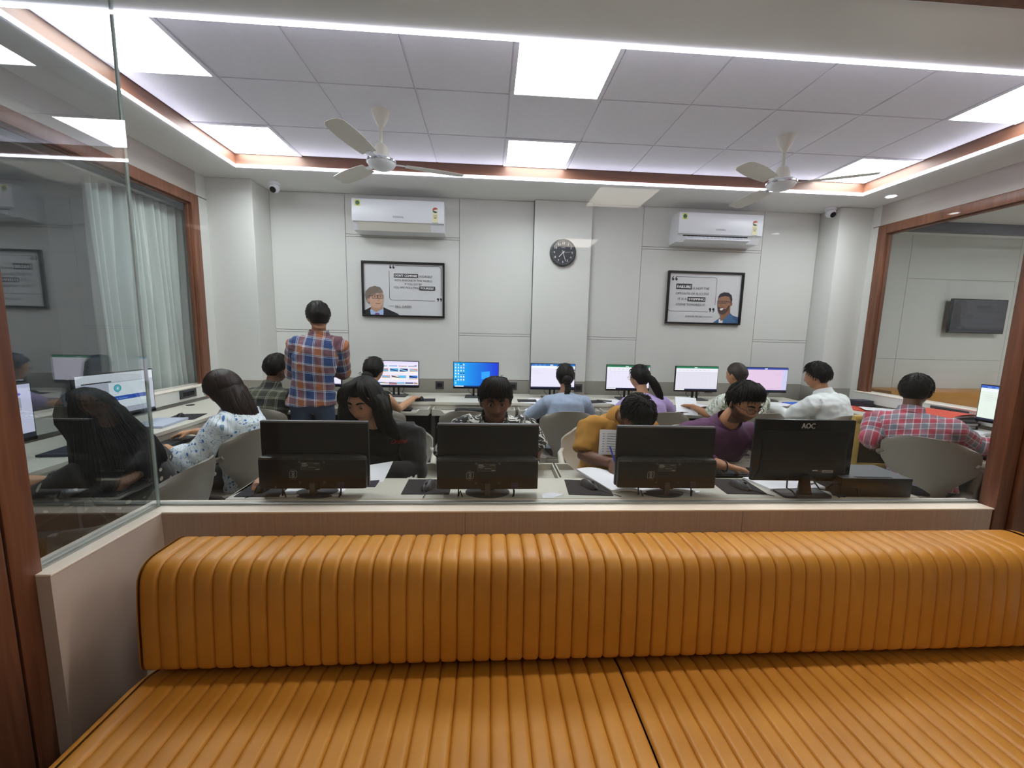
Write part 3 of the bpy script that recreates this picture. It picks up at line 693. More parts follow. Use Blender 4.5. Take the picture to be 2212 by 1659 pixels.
def fan(x, y, a0, lab):
    t = thing('ceiling_fan', lab, 'ceiling fan', (x, y, ZT), 0, 'ceiling fans')
    MB().lathe([(.066, 0), (.062, -.01), (.045, -.06), (.022, -.1), (.016, -.11)], (x, y, ZT), 28).build('canopy', M_offw, t, smooth=1)
    MB().tube([(x, y, ZT-.1), (x, y, ZT-.25)], .0125, 12).build('down_rod', M_offw, t, smooth=1)
    MB().lathe([(.02, -.215), (.036, -.225), (.05, -.26), (.058, -.30), (.06, -.31)], (x, y, ZT), 28).build('lower_canopy', M_offw, t, smooth=1)
    MB().lathe([(.06, -.31), (.092, -.318), (.10, -.33), (.10, -.345), (.09, -.365), (.055, -.385), (.0, -.392)], (x, y, ZT), 36).build('motor_housing', M_chrome if 0 else M_white, t, smooth=1)
    MB().lathe([(.1, -.328), (.106, -.332), (.106, -.342), (.1, -.347)], (x, y, ZT), 36).build('chrome_ring', M_chrome, t, smooth=1)
    for k in range(3):
        a = a0+k*2*PI/3; R = M.Translation((x, y, ZT-.342)) @ M.Rotation(a, 4, 'Z') @ M.Rotation(.17, 4, 'X')
        m = MB(); m.grid(lambda u, v: V((.17+u*.43, (v-.5)*(.105+.035*math.sin(u*PI*.9)) * (1 if u < .93 else .72), .004*math.sin(v*PI))), 14, 6, .0025)
        m.v = [tuple(R @ V(p)) for p in m.v]
        b = m.build('blade', M_offw, t, smooth=1)
        m = MB().box((.135, 0, 0), (.11, .035, .004)); m.v = [tuple(R @ V(p)) for p in m.v]; m.build('blade_bracket', M_chrome, t)
fan(-.775, 3.131, .30, 'white ceiling fan hanging before the left air conditioner')
fan(2.245, 3.176, -.50, 'white ceiling fan hanging before the right air conditioner')

def outlet(o, u, w, h, n, lab, nm='wall_socket'):
    o = V(o); u = V(u); nrm = u.cross(V((0, 0, 1))).normalized()
    t = thing(nm, lab, 'socket', o, 0, 'dark socket plates')
    R = M((u, -nrm, V((0, 0, 1)))).transposed()
    MB().box(o+nrm*.004, (w, .010, h), .003, R).build('plate', M_greyp, t, smooth=1)
    for k in range(n):
        c = o+u*((k-(n-1)/2)*w*.72/n)+nrm*.0105
        MB().box(c, (w*.6/n, .004, h*.52), .0015, R).build('switch', M_black, t)
for x, lab in ((-.535, 'dark socket plate on the grey band between the beach-pictures screen and the blue screen'), (.30, 'dark socket plate on the grey band right of the blue screen'), (1.045, 'dark socket plate on the pier beside the braided woman'), (2.63, 'dark socket plate on the grey band right of the second green-bar screen'), (-1.28, 'dark socket plate on the grey band behind the woman in the black top')):
    outlet((x, YB-(.069 if .489 < x < 1.124 else .0), .835), (1, 0, 0), .095, .09, 1, lab)
outlet((XL+.05, 3.78, .84), (0, 1, 0), .20, .075, 3, 'dark triple socket plate on the parapet under the left window')
outlet((XR-.05, 3.3, .845), (0, -1, 0), .30, .06, 4, 'dark socket plate on the parapet under the right window')

# ------------------------------------------------------------------ desks
def tray_front(mb, w, low=.022, hi=.062, th=.018, y=0, z=0):
    pts = [(-w/2, 0), (w/2, 0), (w/2, hi), (w/2-.07, hi)]
    for k in range(7): t = k/6; pts.append((w/2-.07-.06*t, hi-(hi-low)*(3*t*t-2*t**3)))
    for k in range(7): t = 1-k/6; pts.append((-w/2+.07+.06*t, hi-(hi-low)*(3*t*t-2*t**3)))
    pts += [(-w/2+.07, hi), (-w/2, hi)]
    mb.prism(pts, th, M.Translation((0, y+th, z)) @ M.Rotation(PI/2, 4, 'X'))
def station_tray(desk, cx, cy, rz, w, depth, z):
    """keyboard tray whose user side is local -y"""
    T = M.Translation((cx, cy, 0)) @ M.Rotation(rz, 4, 'Z')
    m = MB(); m.bb(-w/2+.01, w/2-.01, -depth/2, depth/2, z, z+.016); tray_front(m, w, y=-depth/2-.018, z=z-.01)
    for s in (-1, 1): m.bb(s*w/2-.008 if s > 0 else -w/2, s*w/2 if s > 0 else -w/2+.008, -depth/2, depth/2, z-.01, z+.05)
    m.v = [tuple(T @ V(p)) for p in m.v]
    return m.build('keyboard_tray', M_deskside, desk)
BS = [-1.77, -.955, -.12, .715, 1.55, 2.325, 3.13]     # centres of the back row stations
bd = thing('computer_desk', 'long pale laminate desk along the back wall', 'desk', (.6, 4.3, 0))
MB().bb(-2.30, 3.56, 4.0, 4.60, .722, .750, .003).build('countertop', M_desk, bd)
MB().bb(-2.28, 3.56, 4.015, 4.035, .675, .722).build('front_rail', M_deskside, bd)
for i, x in enumerate(BS):
    station_tray(bd, x, 3.98, 0, .80, .24, .655)
for x in [(a+b)/2 for a, b in zip(BS, BS[1:])]+[3.54]:
    MB().bb(x-.02, x+.02, 4.06, 4.5, 0, .722).build('leg', M_steel, bd)
    MB().bb(x-.04, x+.04, 4.055, 4.09, .62, .722).build('bracket', M_deskside, bd)
MB().bb(-2.28, 3.54, 4.50, 4.52, .12, .72).build('modesty_panel', M_dark, bd)
for a, b in zip(BS, BS[1:]): MB().bb((a+b)/2-.02, (a+b)/2+.26, 4.06, 4.5, .26, .278).build('tower_shelf', M_deskside, bd)
def tower(x, y, z, lab, rz=0, grp='desktop towers under the back desk'):
    t = thing('computer_tower', lab, 'computer', (x, y, z), rz, grp)
    MB().bb(-.09, .09, -.2, .2, 0, .38, .006).build('case', M_black, t, world=False, smooth=1)
    m = MB(); m.bb(-.07, .07, -.205, -.2, .3, .34); [m.bb(-.07, .07, -.203, -.2, .04+.02*k, .05+.02*k) for k in range(10)]; m.build('front_grille', M_greyp, t, world=False); t.children[-1]['kind'] = 'stuff'
for i, x in enumerate([(a+b)/2+.13 for a, b in zip(BS, BS[1:])]):
    tower(x, 4.27, .278, 'black computer tower under the back desk, ' + ['left of the beach-pictures screen', 'right of the beach-pictures screen', 'right of the blue screen', 'between the braided and the ponytailed woman', 'right of the ponytailed woman', 'under the pink-tinted screen'][i])
ld = thing('computer_desk', 'pale desk along the left wall under the curtained window', 'desk', (-2.4, 2.7, 0))
MB().bb(-2.69, -2.16, 1.15, 3.995, .722, .7498, .003).build('countertop', M_desk, ld)
MB().bb(-2.69, -2.305, 3.995, 4.28, .722, .7498).build('countertop', M_desk, ld)
MB().bb(-2.20, -2.18, 1.17, 3.98, .675, .722).build('front_rail', M_deskside, ld)
for y in (1.75, 2.72): station_tray(ld, -2.12, y, PI/2, .80, .24, .640)
for y in (1.2, 2.24, 3.22, 3.95): MB().bb(-2.66, -2.2, y-.02, y+.02, 0, .722).build('leg', M_steel, ld)
MB().bb(-2.6, -2.585, 1.2, 3.9, .1, .7).build('modesty_panel', M_deskside, ld)
rd = thing('computer_desk', 'pale desk along the right wall under the window', 'desk', (3.85, 2.8, 0))
MB().bb(3.565, 4.10, 1.69, 4.33, .722, .7498, .003).build('countertop', M_desk, rd)
MB().bb(3.585, 3.605, 1.72, 4.3, .65, .722).build('front_rail', M_deskside, rd)
station_tray(rd, 3.50, 2.45, -PI/2, .82, .24, .640)
for y in (1.75, 2.92, 3.9): MB().bb(3.62, 4.06, y-.02, y+.02, 0, .722).build('leg', M_steel, rd)
fd = thing('computer_desk', 'narrow pale desk against the inside of the glass partition', 'desk', (.45, 1.78, 0))
MB().bb(-1.075, 2.0, 1.669, 1.915, .722, .750, .003).build('countertop', M_desk, fd)
# angled left end
MB().prism([(-1.075, 1.669), (-1.075, 1.915), (-1.03, 1.915)], .028, M.Translation((0, 0, .7220))).build('countertop_end', M_desk, fd)
MB().bb(-1.05, 1.98, 1.675, 1.69, .1, .72).build('modesty_panel', M_deskside, fd)
FS = [-.80, .015, .80, 1.53]
for a, b in ((-1.06, -.385), (-.37, .395), (.405, 1.165), (1.175, 1.93)): station_tray(fd, (a+b)/2, 2.13, PI, b-a, .28, .650 if b < 1.5 else .702)
for x in (-1.04, -.378, .40, 1.17, 1.95): MB().bb(x-.015, x+.015, 1.70, 2.0, 0, .722).build('leg', M_deskside, fd)

# ------------------------------------------------------------------ monitors (local: screen faces -y, base on z=0)
def screen_content(mb, kind, w, h, z0, y):
    F = Flat(mb, (-w/2, y, z0), (1, 0, 0), (0, 0, 1), .0002); R_ = random.Random(hash(kind) & 7 if 0 else len(kind))
    bar = '#1b2140'
    if kind == 'desktop':
        n = 14
        for k in range(n): t = k/n; F.k = 0; F.rect(w*t, 0, w/n+.0005, h, tuple(a*(1-t)**1.3+b*(1-(1-t)**1.3) for a, b in zip(lin('#16a8f0'), lin('#0b2fd0'))))
        F.rect(0, 0, w, h*.05, '#10306c').poly([(w*.62, h*.33), (w*.81, h*.32), (w*.81, h*.66), (w*.62, h*.62)], '#2e9cf2').rect(w*.025, h*.01, w*.2, h*.035, '#e8eef6')
        for r in range(7):
            for c in range(1 if r > 5 else 4):
                x, yy = w*(.03+.06*c), h*(.92-.125*r); F.k = 5
                F.rect(x, yy-h*.02, w*.03, h*.05, R_.choice(['#e8f2f8', '#9fe4dc', '#f0b8c0', '#24406a', '#d8ecf8'])); F.k = 5; F.rect(x-w*.004, yy-h*.045, w*.04, h*.012, '#d0e6f4')
    elif kind == 'pictures':
        F.rect(0, 0, w, h, '#e6def6').rect(0, 0, w, h*.045, '#262c4a').rect(0, h*.90, w, h*.1, '#ded6f4').rect(w*.92, h*.82, w*.05, h*.03, '#4a56c8')
        cols = ['#6fb0d8', '#2f74d8', '#c8b4a8', '#a08c94', '#4a9ed0', '#2c3466', '#c89c90', '#dcc8b0']
        for r, (y0, hh, xs) in enumerate(((.78, .05, (.14, .36, .57, .78)), (.52, .19, (.16, .38, .59, .81)), (.26, .17, (.20, .41, .55, .80)), (.06, .09, (.02, .16, .35, .52, .71, .9)))):
            for i, x in enumerate(xs):
                ww = min(.18, .985-x); c = cols[(r*3+i) % 8]; F.k = 4; F.rect(w*x, h*y0, w*ww, h*hh, c)
                F.k = 5; F.rect(w*x, h*y0, w*ww, h*hh*.35, R_.choice(['#dccab8', '#e6dcd4', '#b06058', '#f0e8e0']))
                F.k = 6; F.poly([(w*x, h*(y0+hh*.7)), (w*(x+ww), h*(y0+hh*.35)), (w*(x+ww), h*(y0+hh*.5)), (w*x, h*(y0+hh))], R_.choice(['#3a4a70', '#58b8e8', '#302c34', '#88c4e0']))
    elif kind in ('word', 'sheet', 'sheet2', 'pink', 'doc'):
        top = {'word': '#1f6ec0', 'doc': '#2f58c0', 'pink': '#2d47a0'}.get(kind, '#217a52'); page = {'pink': '#dcc0dc', 'doc': '#dfe9e0', 'sheet2': '#d8d4e2'}.get(kind, '#e2dcf0')
        F.rect(0, 0, w, h, page).rect(0, h*.925, w, h*.075, top).rect(w*.43, h*.945, w*.07, h*.03, '#e8eef8').rect(0, 0, w, h*.055, bar)
        if kind in ('sheet', 'sheet2'):
            F.rect(0, h*.77, w, h*.15, '#e6e4ee').rect(0, h*.76, w, .0012, '#a8a6b8').rect(0, 0, w*.22, h*.05, '#e8e6f0').rects([(w*(.1+.09*k), h*.07, .0008, h*.68) for k in range(10)], '#c6c2d6').rects([(0, h*(.1+.065*k), w, .0007) for k in range(10)], '#cfcbdc')
            F.rects([(w*(.04+.1*k), h*.83, w*.06, h*.012) for k in range(8)], '#b4b0c4')
        elif kind == 'pink': F.rect(w*.88, h*.06, w*.12, h*.86, '#c4c4e6').rects([(w*.7, h*(.78-.05*k), w*.15, .001) for k in range(3)], '#a890b0').rect(w*.35, h*.13, w*.5, .0014, '#806890')
        else: F.rect(0, h*.83, w, h*.09, '#e8eef6').rects([(w*.05, h*(.72-.05*k), w*(.12+.05*(k % 3)), .0012) for k in range(4)], '#a8a4bc').rects([(w*(.08+.1*k), h*.95, w*.05, h*.015) for k in range(3)], '#8cc0f0')
    elif kind == 'globe':
        F.rect(0, 0, w, h, '#b0b2c0').rect(0, h*.80, w, h*.2, '#cfd2da').rect(0, 0, w, h*.05, '#33343c').rect(w*.06, h*.80, w*.36, h*.025, '#26262c').rect(w*.38, h*.18, w*.52, h*.60, '#dfe6ee').rect(w*.38, h*.36, w*.52, h*.1, '#2452b4')
        F.text('Result Summary', w*.41, h*.385, h*.055, '#9cc4ee').ring(w*.49, h*.645, h*.088, .006, '#2f98b0').disc(w*.49, h*.645, h*.07, '#5cb8c8').poly([(w*.475, h*.62), (w*.49, h*.68), (w*.505, h*.66), (w*.5, h*.61)], '#e0f0f0').rect(w*.48, h*.53, w*.02, h*.015, '#2f98b0')
    elif kind == 'form':
        F.rect(0, 0, w, h, '#d4d2ec').rect(0, 0, w, h*.09, '#20222e').rect(0, h*.93, w, h*.07, '#c8c8e4').disc(w*.86, h*.82, w*.045, '#2a44c0', ry=h*.03)
        F.rect(w*.7, h*.52, w*.2, h*.24, '#a4a6b4').poly([(w*.8, h*.74), (w*.74, h*.64), (w*.775, h*.64), (w*.775, h*.54), (w*.825, h*.54), (w*.825, h*.64), (w*.86, h*.64)], '#e8e8f4')
        F.rects([(w*.66, h*.8, w*.1, .002), (w*.68, h*.47, w*.24, .002), (w*.66, h*.2, w*.12, .002), (w*.5, h*.6, w*.12, .003), (w*.5, h*.3, w*.12, .003)], '#8c8cb0')
def monitor(x, y, z, rz, kind, lab, w=.487, h=.29, grp='widescreen monitors with pale content', base='rect', zb=.10):
    t = thing('monitor', lab, 'monitor', (x, y, z), rz, grp)
    W2 = w/2; T = zb
    MB().bb(-W2, W2, -.012, .014, T, T+h, .003).build('housing', M_black, t, world=False, smooth=1)
    MB().bb(-W2*.75, W2*.75, .012, .04, T+.03, T+h*.7, .01).build('rear_bulge', M_black, t, world=False, smooth=1)
    MB().bb(-W2, W2, -.0135, -.011, T, T+.018).build('bezel', M_blackg, t, world=False)
    mb = MB(); screen_content(mb, kind, w-.012, h-.024, T+.018, -.0124); mb.build('screen', M_screen, t, world=False)
    m = MB(); m.bb(-.035, -.014, .0, .018, .01, T+.05, .003); m.bb(.014, .035, .0, .018, .01, T+.05, .003); m.build('neck', M_black, t, world=False)
    MB().bb(-.115, .115, -.085, .075, 0, .012, .004).build('stand_base', M_greyp, t, world=False, smooth=1)
    MB().tube([(.06, .03, T+.04), (.075, .04, T-.02), (.05, .06, .03), (.09, .10, .004)], .003, 6).build('cable', M_cable, t, world=False, smooth=1); c = MB(); c.tube([(-.05, .03, T+.04), (-.085, .045, T-.03), (-.05, .05, .03), (-.03, .10, .004)], .003, 6)
    c.build('cable', M_cable, t, world=False, smooth=1)
    return t
kinds = ['word', 'pictures', 'desktop', 'word', 'sheet', 'sheet2', 'pink']
labs = ['monitor with a white page, half hidden behind the standing man', 'monitor showing rows of beach pictures, before the woman in the black top', 'monitor showing a bright blue desktop with icons', 'monitor with a blue top bar and white page, before the braided woman',
        'monitor with a green top bar before the woman in lilac', 'monitor with a green top bar and nobody before it, right of the woman in lilac', 'monitor with a pink-tinted page behind the man with cropped hair']
wd = {0: .487, 1: .50}
for x, k, l in zip([-1.77, -.965, -.117, .713, 1.545, 2.32, 3.13], kinds, labs): monitor(x, 4.345, .750, 0, k, l, h=.285, zb=.092)
monitor(-2.38, 2.73, .750, PI/2-.10, 'globe', 'monitor on the left desk showing a small globe above a blue banner', .50, .30)
monitor(-2.36, 1.97, .750, PI/2+.02, 'form', 'monitor on the left desk showing a grey arrow icon, beside the door post', .50, .30)
monitor(3.86, 2.66, .750, -PI/2, 'doc', 'monitor on the right desk, partly cut off by the right door post', .50, .29)

def back_monitor(x, y, z, rz, lab, w, h, zb, kind='a'):
    """screen faces local -y, the back is what the camera sees once turned by pi"""
    t = thing('monitor', lab, 'monitor', (x, y, z), rz, 'monitors seen from behind at the glass partition'); W2 = w/2
    if kind == 'a':
        MB().bb(-W2, W2, -.012, .010, zb, zb+h, .003).build('housing', M_black, t, world=False, smooth=1)
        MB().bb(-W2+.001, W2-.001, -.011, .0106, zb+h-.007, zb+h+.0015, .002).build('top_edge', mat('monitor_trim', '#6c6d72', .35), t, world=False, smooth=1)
        zt = zb+h*.50; m = MB()
        m.loft([((0, .030, zb+.004), (W2-.002, 0, 0), (0, .020, 0)), ((0, .030, zt-.02), (W2-.002, 0, 0), (0, .020, 0)), ((0, .030, zt-.006), (W2-.005, 0, 0), (0, .019, 0)), ((0, .022, zt), (W2-.03, 0, 0), (0, .013, 0))], 28, 9)
        m.build('rear_housing', M_black, t, world=False, smooth=1)
        MB().loft([((0, .0305, zt-.013), (W2-.003, 0, 0), (0, .0205, 0)), ((0, .029, zt-.005), (W2-.006, 0, 0), (0, .0195, 0)), ((0, .0225, zt+.001), (W2-.028, 0, 0), (0, .0135, 0))], 28, 9).build('ledge_highlight', mat('ledge_highlight_grey', '#3c3a38', .4), t, world=False, smooth=1)  # ledge highlight put into the colour: paler strip over the black housing
        m = MB()
        for k in range(46):
            if k in (10, 11, 17, 22, 23, 24, 32, 33): continue
            m.box((-W2*.72+k*W2*1.44/45, .0465, zt-.008), (.0026, .010, .010))
        m.build('vent_slots', M_dark, t, world=False, kind='stuff')
        mb = MB(); F = Flat(mb, (W2, .0502, zb), (-1, 0, 0), (0, 0, 1))
        F.rect(w*.40, h*.30, w*.175, h*.115, '#262626').line([(w*.40, h*.30), (w*.575, h*.30), (w*.575, h*.415), (w*.40, h*.415), (w*.40, h*.30)], .0012, '#5a5a58')
        F.rects([(w*.41, h*.39, .020, .005), (w*.41, h*.37, .026, .0035), (w*.41, h*.353, .018, .0025), (w*.535, h*.305, .016, .004), (w*.47, h*.34, .03, .0015), (w*.52, h*.395, .02, .002)], '#8f8f8c')
        cx, cy = w*.328, h*.235; s = h*.052
        F.line([(cx-s, cy-s), (cx+s*.6, cy-s), (cx+s, cy-s*.6), (cx+s, cy+s), (cx-s*.6, cy+s), (cx-s, cy+s*.6), (cx-s, cy-s)], .0016, '#9aa0a6').ring(cx, cy+s*.42, s*.4, .0022, '#a6acb2').ring(cx, cy-s*.42, s*.4, .0022, '#a6acb2').rects([(cx-s, cy+s*1.3, s*2, .0012), (cx-s*.8, cy-s*1.5, s*1.6, .0012)], '#5c6064')
        mb.build('printed_label', M_print, t, world=False)
        m = MB()
        for sx in (-.05, .05):
            for dz in (h*.11, h*.42): m.lathe([(.006, 0), (.006, .002), (.003, .001)], n=12, T=M.Translation((sx, .050, zb+dz)) @ M.Rotation(-PI/2, 4, 'X'))
        m.build('mount_hole', M_greyp, t, world=False, kind='stuff')
        MB().bb(-.03, .03, .012, .054, zb-.002, zb+h*.12, .006).build('stand_bracket', M_black, t, world=False, smooth=1)
        MB().bb(-.012, .012, .030, .056, .006, zb+.03, .003).build('neck', M_greyp, t, world=False, smooth=1)
        MB().loft([((0, 0, 0), (.098, 0, 0), (0, .062, 0)), ((0, 0, .006), (.098, 0, 0), (0, .062, 0)), ((0, .01, .013), (.06, 0, 0), (0, .035, 0))], 40, 2).build('stand_base', mat('stand_grey', '#44464d', .3), t, world=False, smooth=1)
        a = (.126, -.114)
        MB().tube([(a[0], .04, zb+.02), (a[0], .047, zb-.03), (a[0]-.008, .052, .03), (a[0]-.018, .056, .004)], .0032, 8).build('cable', M_cable, t, world=False, smooth=1)
        MB().tube([(a[1], .04, zb+.02), (a[1], .047, zb-.03), (a[1]-.002, .052, .03), (a[1]+.004, .056, .004)], .0032, 8).build('cable', M_cable, t, world=False, smooth=1)
        m = MB(); m.bb(a[1]-.016, a[1]+.012, .045, .052, zb+.004, zb+.034, .002); m.build('video_plug', mat('blue_plug', '#16183a', .5), t, world=False)
    else:
        MB().bb(-W2, W2, -.014, .006, zb, zb+h, .003).build('housing', M_blackg, t, world=False, smooth=1)
        m = MB(); m.loft([((0, .004, zb+.012), (W2*.97, 0, 0), (0, .004, 0)), ((0, .010, zb+.05), (W2*.86, 0, 0), (0, .014, 0)), ((0, .010, zb+h*.60), (W2*.84, 0, 0), (0, .014, 0)), ((0, .004, zb+h*.82), (W2*.94, 0, 0), (0, .004, 0))], 32, 6)
        m.build('rear_housing', M_black, t, world=False, smooth=1)
        mb = MB(); F = Flat(mb, (W2, .0063, zb), (-1, 0, 0), (0, 0, 1)); F.text('AOC', w*.52, h*.865, .034, '#b4b6bc', 'c', .062, bold=.0012); F.mb.build('logo', M_print, t, world=False)
        mb = MB(); F = Flat(mb, (W2, .0246, zb), (-1, 0, 0), (0, 0, 1)); F.rects([(w*.63, h*.17, .028, .010)], '#3a3c40').rect(w*.68, h*.165, .052, .012, '#8f9196').rects([(w*.69, h*.175, .04, .003)], '#3a3c40').rects([(w*.58, h*.19, .024, .005)], '#a4a6aa')
        mb.build('printed_label', M_print, t, world=False)
        MB().loft([((0, .04, .0), (.032, 0, 0), (0, .014, 0)), ((0, .03, zb+.04), (.017, 0, 0), (0, .012, 0))], 20, 5).build('neck', M_blackg, t, world=False, smooth=1)
        MB().loft([((0, .0, 0), (.115, 0, 0), (0, .075, 0)), ((0, .0, .009), (.113, 0, 0), (0, .073, 0))], 28, 10).build('stand_base', M_greyp, t, world=False, smooth=1)
        MB().tube([(.08, .03, zb+.04), (.085, .04, zb-.02), (.075, .06, .03), (.06, .085, .005)], .0032, 8).build('cable', M_cable, t, world=False, smooth=1)
        MB().tube([(-.03, .03, zb+.03), (-.06, .05, zb-.02), (-.10, .06, .03), (-.13, .085, .01)], .003, 8).build('cable', M_cable, t, world=False, smooth=1)
Z0 = .750
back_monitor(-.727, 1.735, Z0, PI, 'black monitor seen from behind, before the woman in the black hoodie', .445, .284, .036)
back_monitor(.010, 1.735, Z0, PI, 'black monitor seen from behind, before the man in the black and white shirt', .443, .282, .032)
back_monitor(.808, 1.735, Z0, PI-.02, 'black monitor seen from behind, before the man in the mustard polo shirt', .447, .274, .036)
back_monitor(1.462, 1.735, Z0, PI-.03, 'glossy black monitor seen from behind with a square foot, beside the man in purple', .466, .290, .056, 'b')

# ------------------------------------------------------------------ small things
def mouse(x, y, z, rz, lab, m=None, cable=None):
    t = thing('computer_mouse', lab, 'mouse', (x, y, z), rz, 'computer mice')
    mb = MB()
    n = 10
    for i in range(1): mb.grid(lambda u, v: V(((v-.5)*2*.029*(math.sin(PI*min(max(u, .02), .98))**.35)*(.92+.12*abs(2*u-1)), (u-.5)*.105, .002+.033*math.sin(PI*min(max(u*.92+.06, 0), 1))**.6*max(0, 1-abs(2*v-1)**3.2))), 14, 12)
    mb.build('shell', m or M_greyp, t, world=False, smooth=2)
    MB().bb(-.0035, .0035, .018, .034, .026, .034, .002).build('scroll_wheel', M_black, t, world=False)
    if cable:
        R = M.Rotation(-rz, 3, 'Z'); pts = [R @ (V(p)-V((x, y, z))) for p in cable]
        MB().tube([(0, .05, .006)]+pts, .0016, 6).build('cable', M_cable, t, world=False, smooth=1)
    return t
def pad(x, y, z, rz, w, d, lab):
    o = MB().bb(-w/2, w/2, -d/2, d/2, 0, .003, .0012).build('mouse_pad', M_slate); o.location = (x, y, z); o.rotation_euler = (0, 0, rz); return tag(o, lab, 'mouse pad', 'black mouse pads')
pad(-.945, 1.785, Z0, .0, .22, .185, 'black mouse pad under the hand of the woman in the black hoodie')
pad(-.262, 1.803, Z0, .0, .21, .178, 'black mouse pad left of the second monitor from the left at the partition')
pad(.478, 1.79, Z0, -.08, .20, .18, 'black mouse pad beside the mustard-shirted man and his open notebook')
pad(1.205, 1.803, Z0, -.05, .19, .19, 'black mouse pad below the keyboard of the man in purple')
mouse(-.975, 1.775, Z0+.003, PI, 'black mouse held by the woman in the black hoodie', M_black, [(-.98, 1.70, Z0+.004), (-1.0, 1.675, Z0+.003)])
mouse(-.258, 1.79, Z0+.003, PI-.25, 'grey mouse on the pad left of the second monitor', None, [(-.26, 1.71, Z0+.004), (-.265, 1.675, Z0+.003)])
mouse(.485, 1.80, Z0+.003, PI+.45, 'grey mouse on the pad beside the mustard-shirted man', None, [(.55, 1.73, Z0+.004), (.60, 1.68, Z0+.003)])
mouse(1.215, 1.79, Z0+.003, PI+.3, 'grey mouse on the pad below the keyboard of the man in purple', None, [(1.27, 1.72, Z0+.004), (1.31, 1.68, Z0+.003)])
def paper(name, x, y, z, rz, w, d, lab, cat='paper', th=.003, curl=0, lines=0, m=None, grp=None, tx=0, layers=1):
    t = thing(name, lab, cat, (x, y, z), rz, grp)
    for L in range(layers):
        a = (rs.rand()-.5)*.25 if L else 0; R = M.Rotation(a, 3, 'Z'); ww, dd = w*(1-.05*L), d*(1-.04*L)
        f = lambda u, v: R @ V(((u-.5)*ww, (v-.5)*dd, .001+(L+1)*th+curl*(max(0, u-.55)/.45)**2+tx*(v-.5)))
        MB().grid(f, 12, 4, th, (0, 0, 1)).build('sheet' if layers > 1 else 'pages', m or M_paper, t, world=False, smooth=1)
    if lines:
        mb = MB(); mb.c = lin('#8e94a6')
        for k in range(lines):
            vv = .1+.8*k/lines
            mb.grid(lambda u, v: R @ V(((.08+u*.8-.5)*ww, (vv+v*.012-.5)*dd, .0016+layers*th+curl*(max(0, .08+u*.8-.55)/.45)**2+tx*(vv-.5))), 8, 1)
        mb.build('ruled_lines', M_print, t, world=False)
    return t
paper('notebook', -.742, 1.735, Z0, .03, .25, .085, 'open white notebook lying under the leftmost monitor at the partition', 'notebook', .007, lines=5)
pg = thing('notebook', 'white notebook with a curling page before the woman in the black hoodie', 'notebook', (-.50, 1.88, Z0))
MB().grid(lambda u, v: V((-.62+u*.135+.02*v, 1.84+v*.16, Z0+.004+.052*(v**1.4)*(.55+.45*u)-.01*u*(1-v))), 8, 8, .0015).build('page', M_paper, pg, smooth=1)
MB().bb(-.64, -.50, 1.80, 1.905, Z0, Z0+.004).build('cover', M_navy, pg)
# notebook of the mustard man
nb = thing('notebook', 'large open notebook under the hand of the man in the mustard polo shirt', 'notebook', (.66, 1.86, Z0))
m = MB(); m.grid(lambda u, v: V((.475+.155*u+.10*(1-v), 1.735+.29*v-.02*u, Z0+.005+.012*math.sin(PI*u)+.004)), 10, 6, .010, (0, 0, 1)); m.build('pages', M_paper, nb, smooth=1)
m = MB(); m.grid(lambda u, v: V((.63+.25*u+.08*(1-v), 1.725+.2*v, Z0+.005+.010*math.sin(PI*u)+.004)), 10, 6, .009, (0, 0, 1)); m.build('pages', M_paper, nb, smooth=1)
sh = thing('printed_sheet', 'printed page held upright against the chest of the man in the mustard polo shirt', 'paper', (.655, 2.03, .83))
mb = MB(); P0, PU, PV = V((.592, 2.035, .832)), V((.15, .02, -.012)), V((.012, .035, .128))
mb.grid(lambda u, v: P0+PU*u+PV*v+V((0, .012*math.sin(PI*u), 0)), 8, 6, .0008); mb.build('page', M_paper, sh, smooth=1)
mb = MB(); mb.c = lin('#8a90a0')
for k in range(8):
    for (a, b) in ((.12, .2), (.3, .92)): mb.grid(lambda u, v: P0+PU*(a+(b-a)*u)+PV*(.12+.1*k+.025*v)+V((0, .012*math.sin(PI*(a+(b-a)*u))-.0012, 0)), 5, 1)
mb.build('printed_lines', M_print, sh)
torn = MB(); torn.grid(lambda u, v: V((.25+.10*u*(.4+.6*v if u > .5 else 1), 1.672+.052*v*(1-.5*abs(u-.45)), Z0+.001+.004*math.sin(PI*u)*v)), 6, 4, .0008, (0, 0, 1))
tag(torn.build('paper_scrap', M_paper, smooth=1), 'torn white paper scrap on the desk right of the second monitor', 'paper')
sp_ = thing('spiral_notebook', 'white spiral notebook lying under the glossy monitor with the square foot', 'notebook', (1.55, 1.83, Z0))
m = MB(); m.prism([(1.30, 1.90), (1.335, 1.745), (1.60, 1.76), (1.80, 1.80), (1.86, 1.885), (1.6, 1.90)], .012, M.Translation((0, 0, Z0))); m.build('pages', M_paper, sp_)
m = MB(); [m.tube([(1.53+.009*k, 1.775+.003*k, Z0+.012), (1.53+.009*k, 1.778+.003*k, Z0+.019), (1.53+.009*k, 1.785+.003*k, Z0+.012)], .0014, 5) for k in range(9)]; m.build('spiral_wire', M_black, sp_, kind='stuff')
mb = MB(); F = Flat(mb, (1.34, 1.76, Z0+.0122), (1, 0, 0), (0, 1, 0)); F.rects([(.02, .02+.014*k, .16+.03*(k % 3), .0012) for k in range(7)], '#aab0c4'); mb.build('handwriting', M_print, sp_)
pr_ = MB(); pr_.prism([(.80, 1.70), (.92, 1.69), (1.0, 1.745), (.84, 1.76)], .001, M.Translation((0, 0, Z0+.0005))); tag(pr_.build('loose_page', M_paper), 'loose white page behind the foot of the third monitor', 'paper')
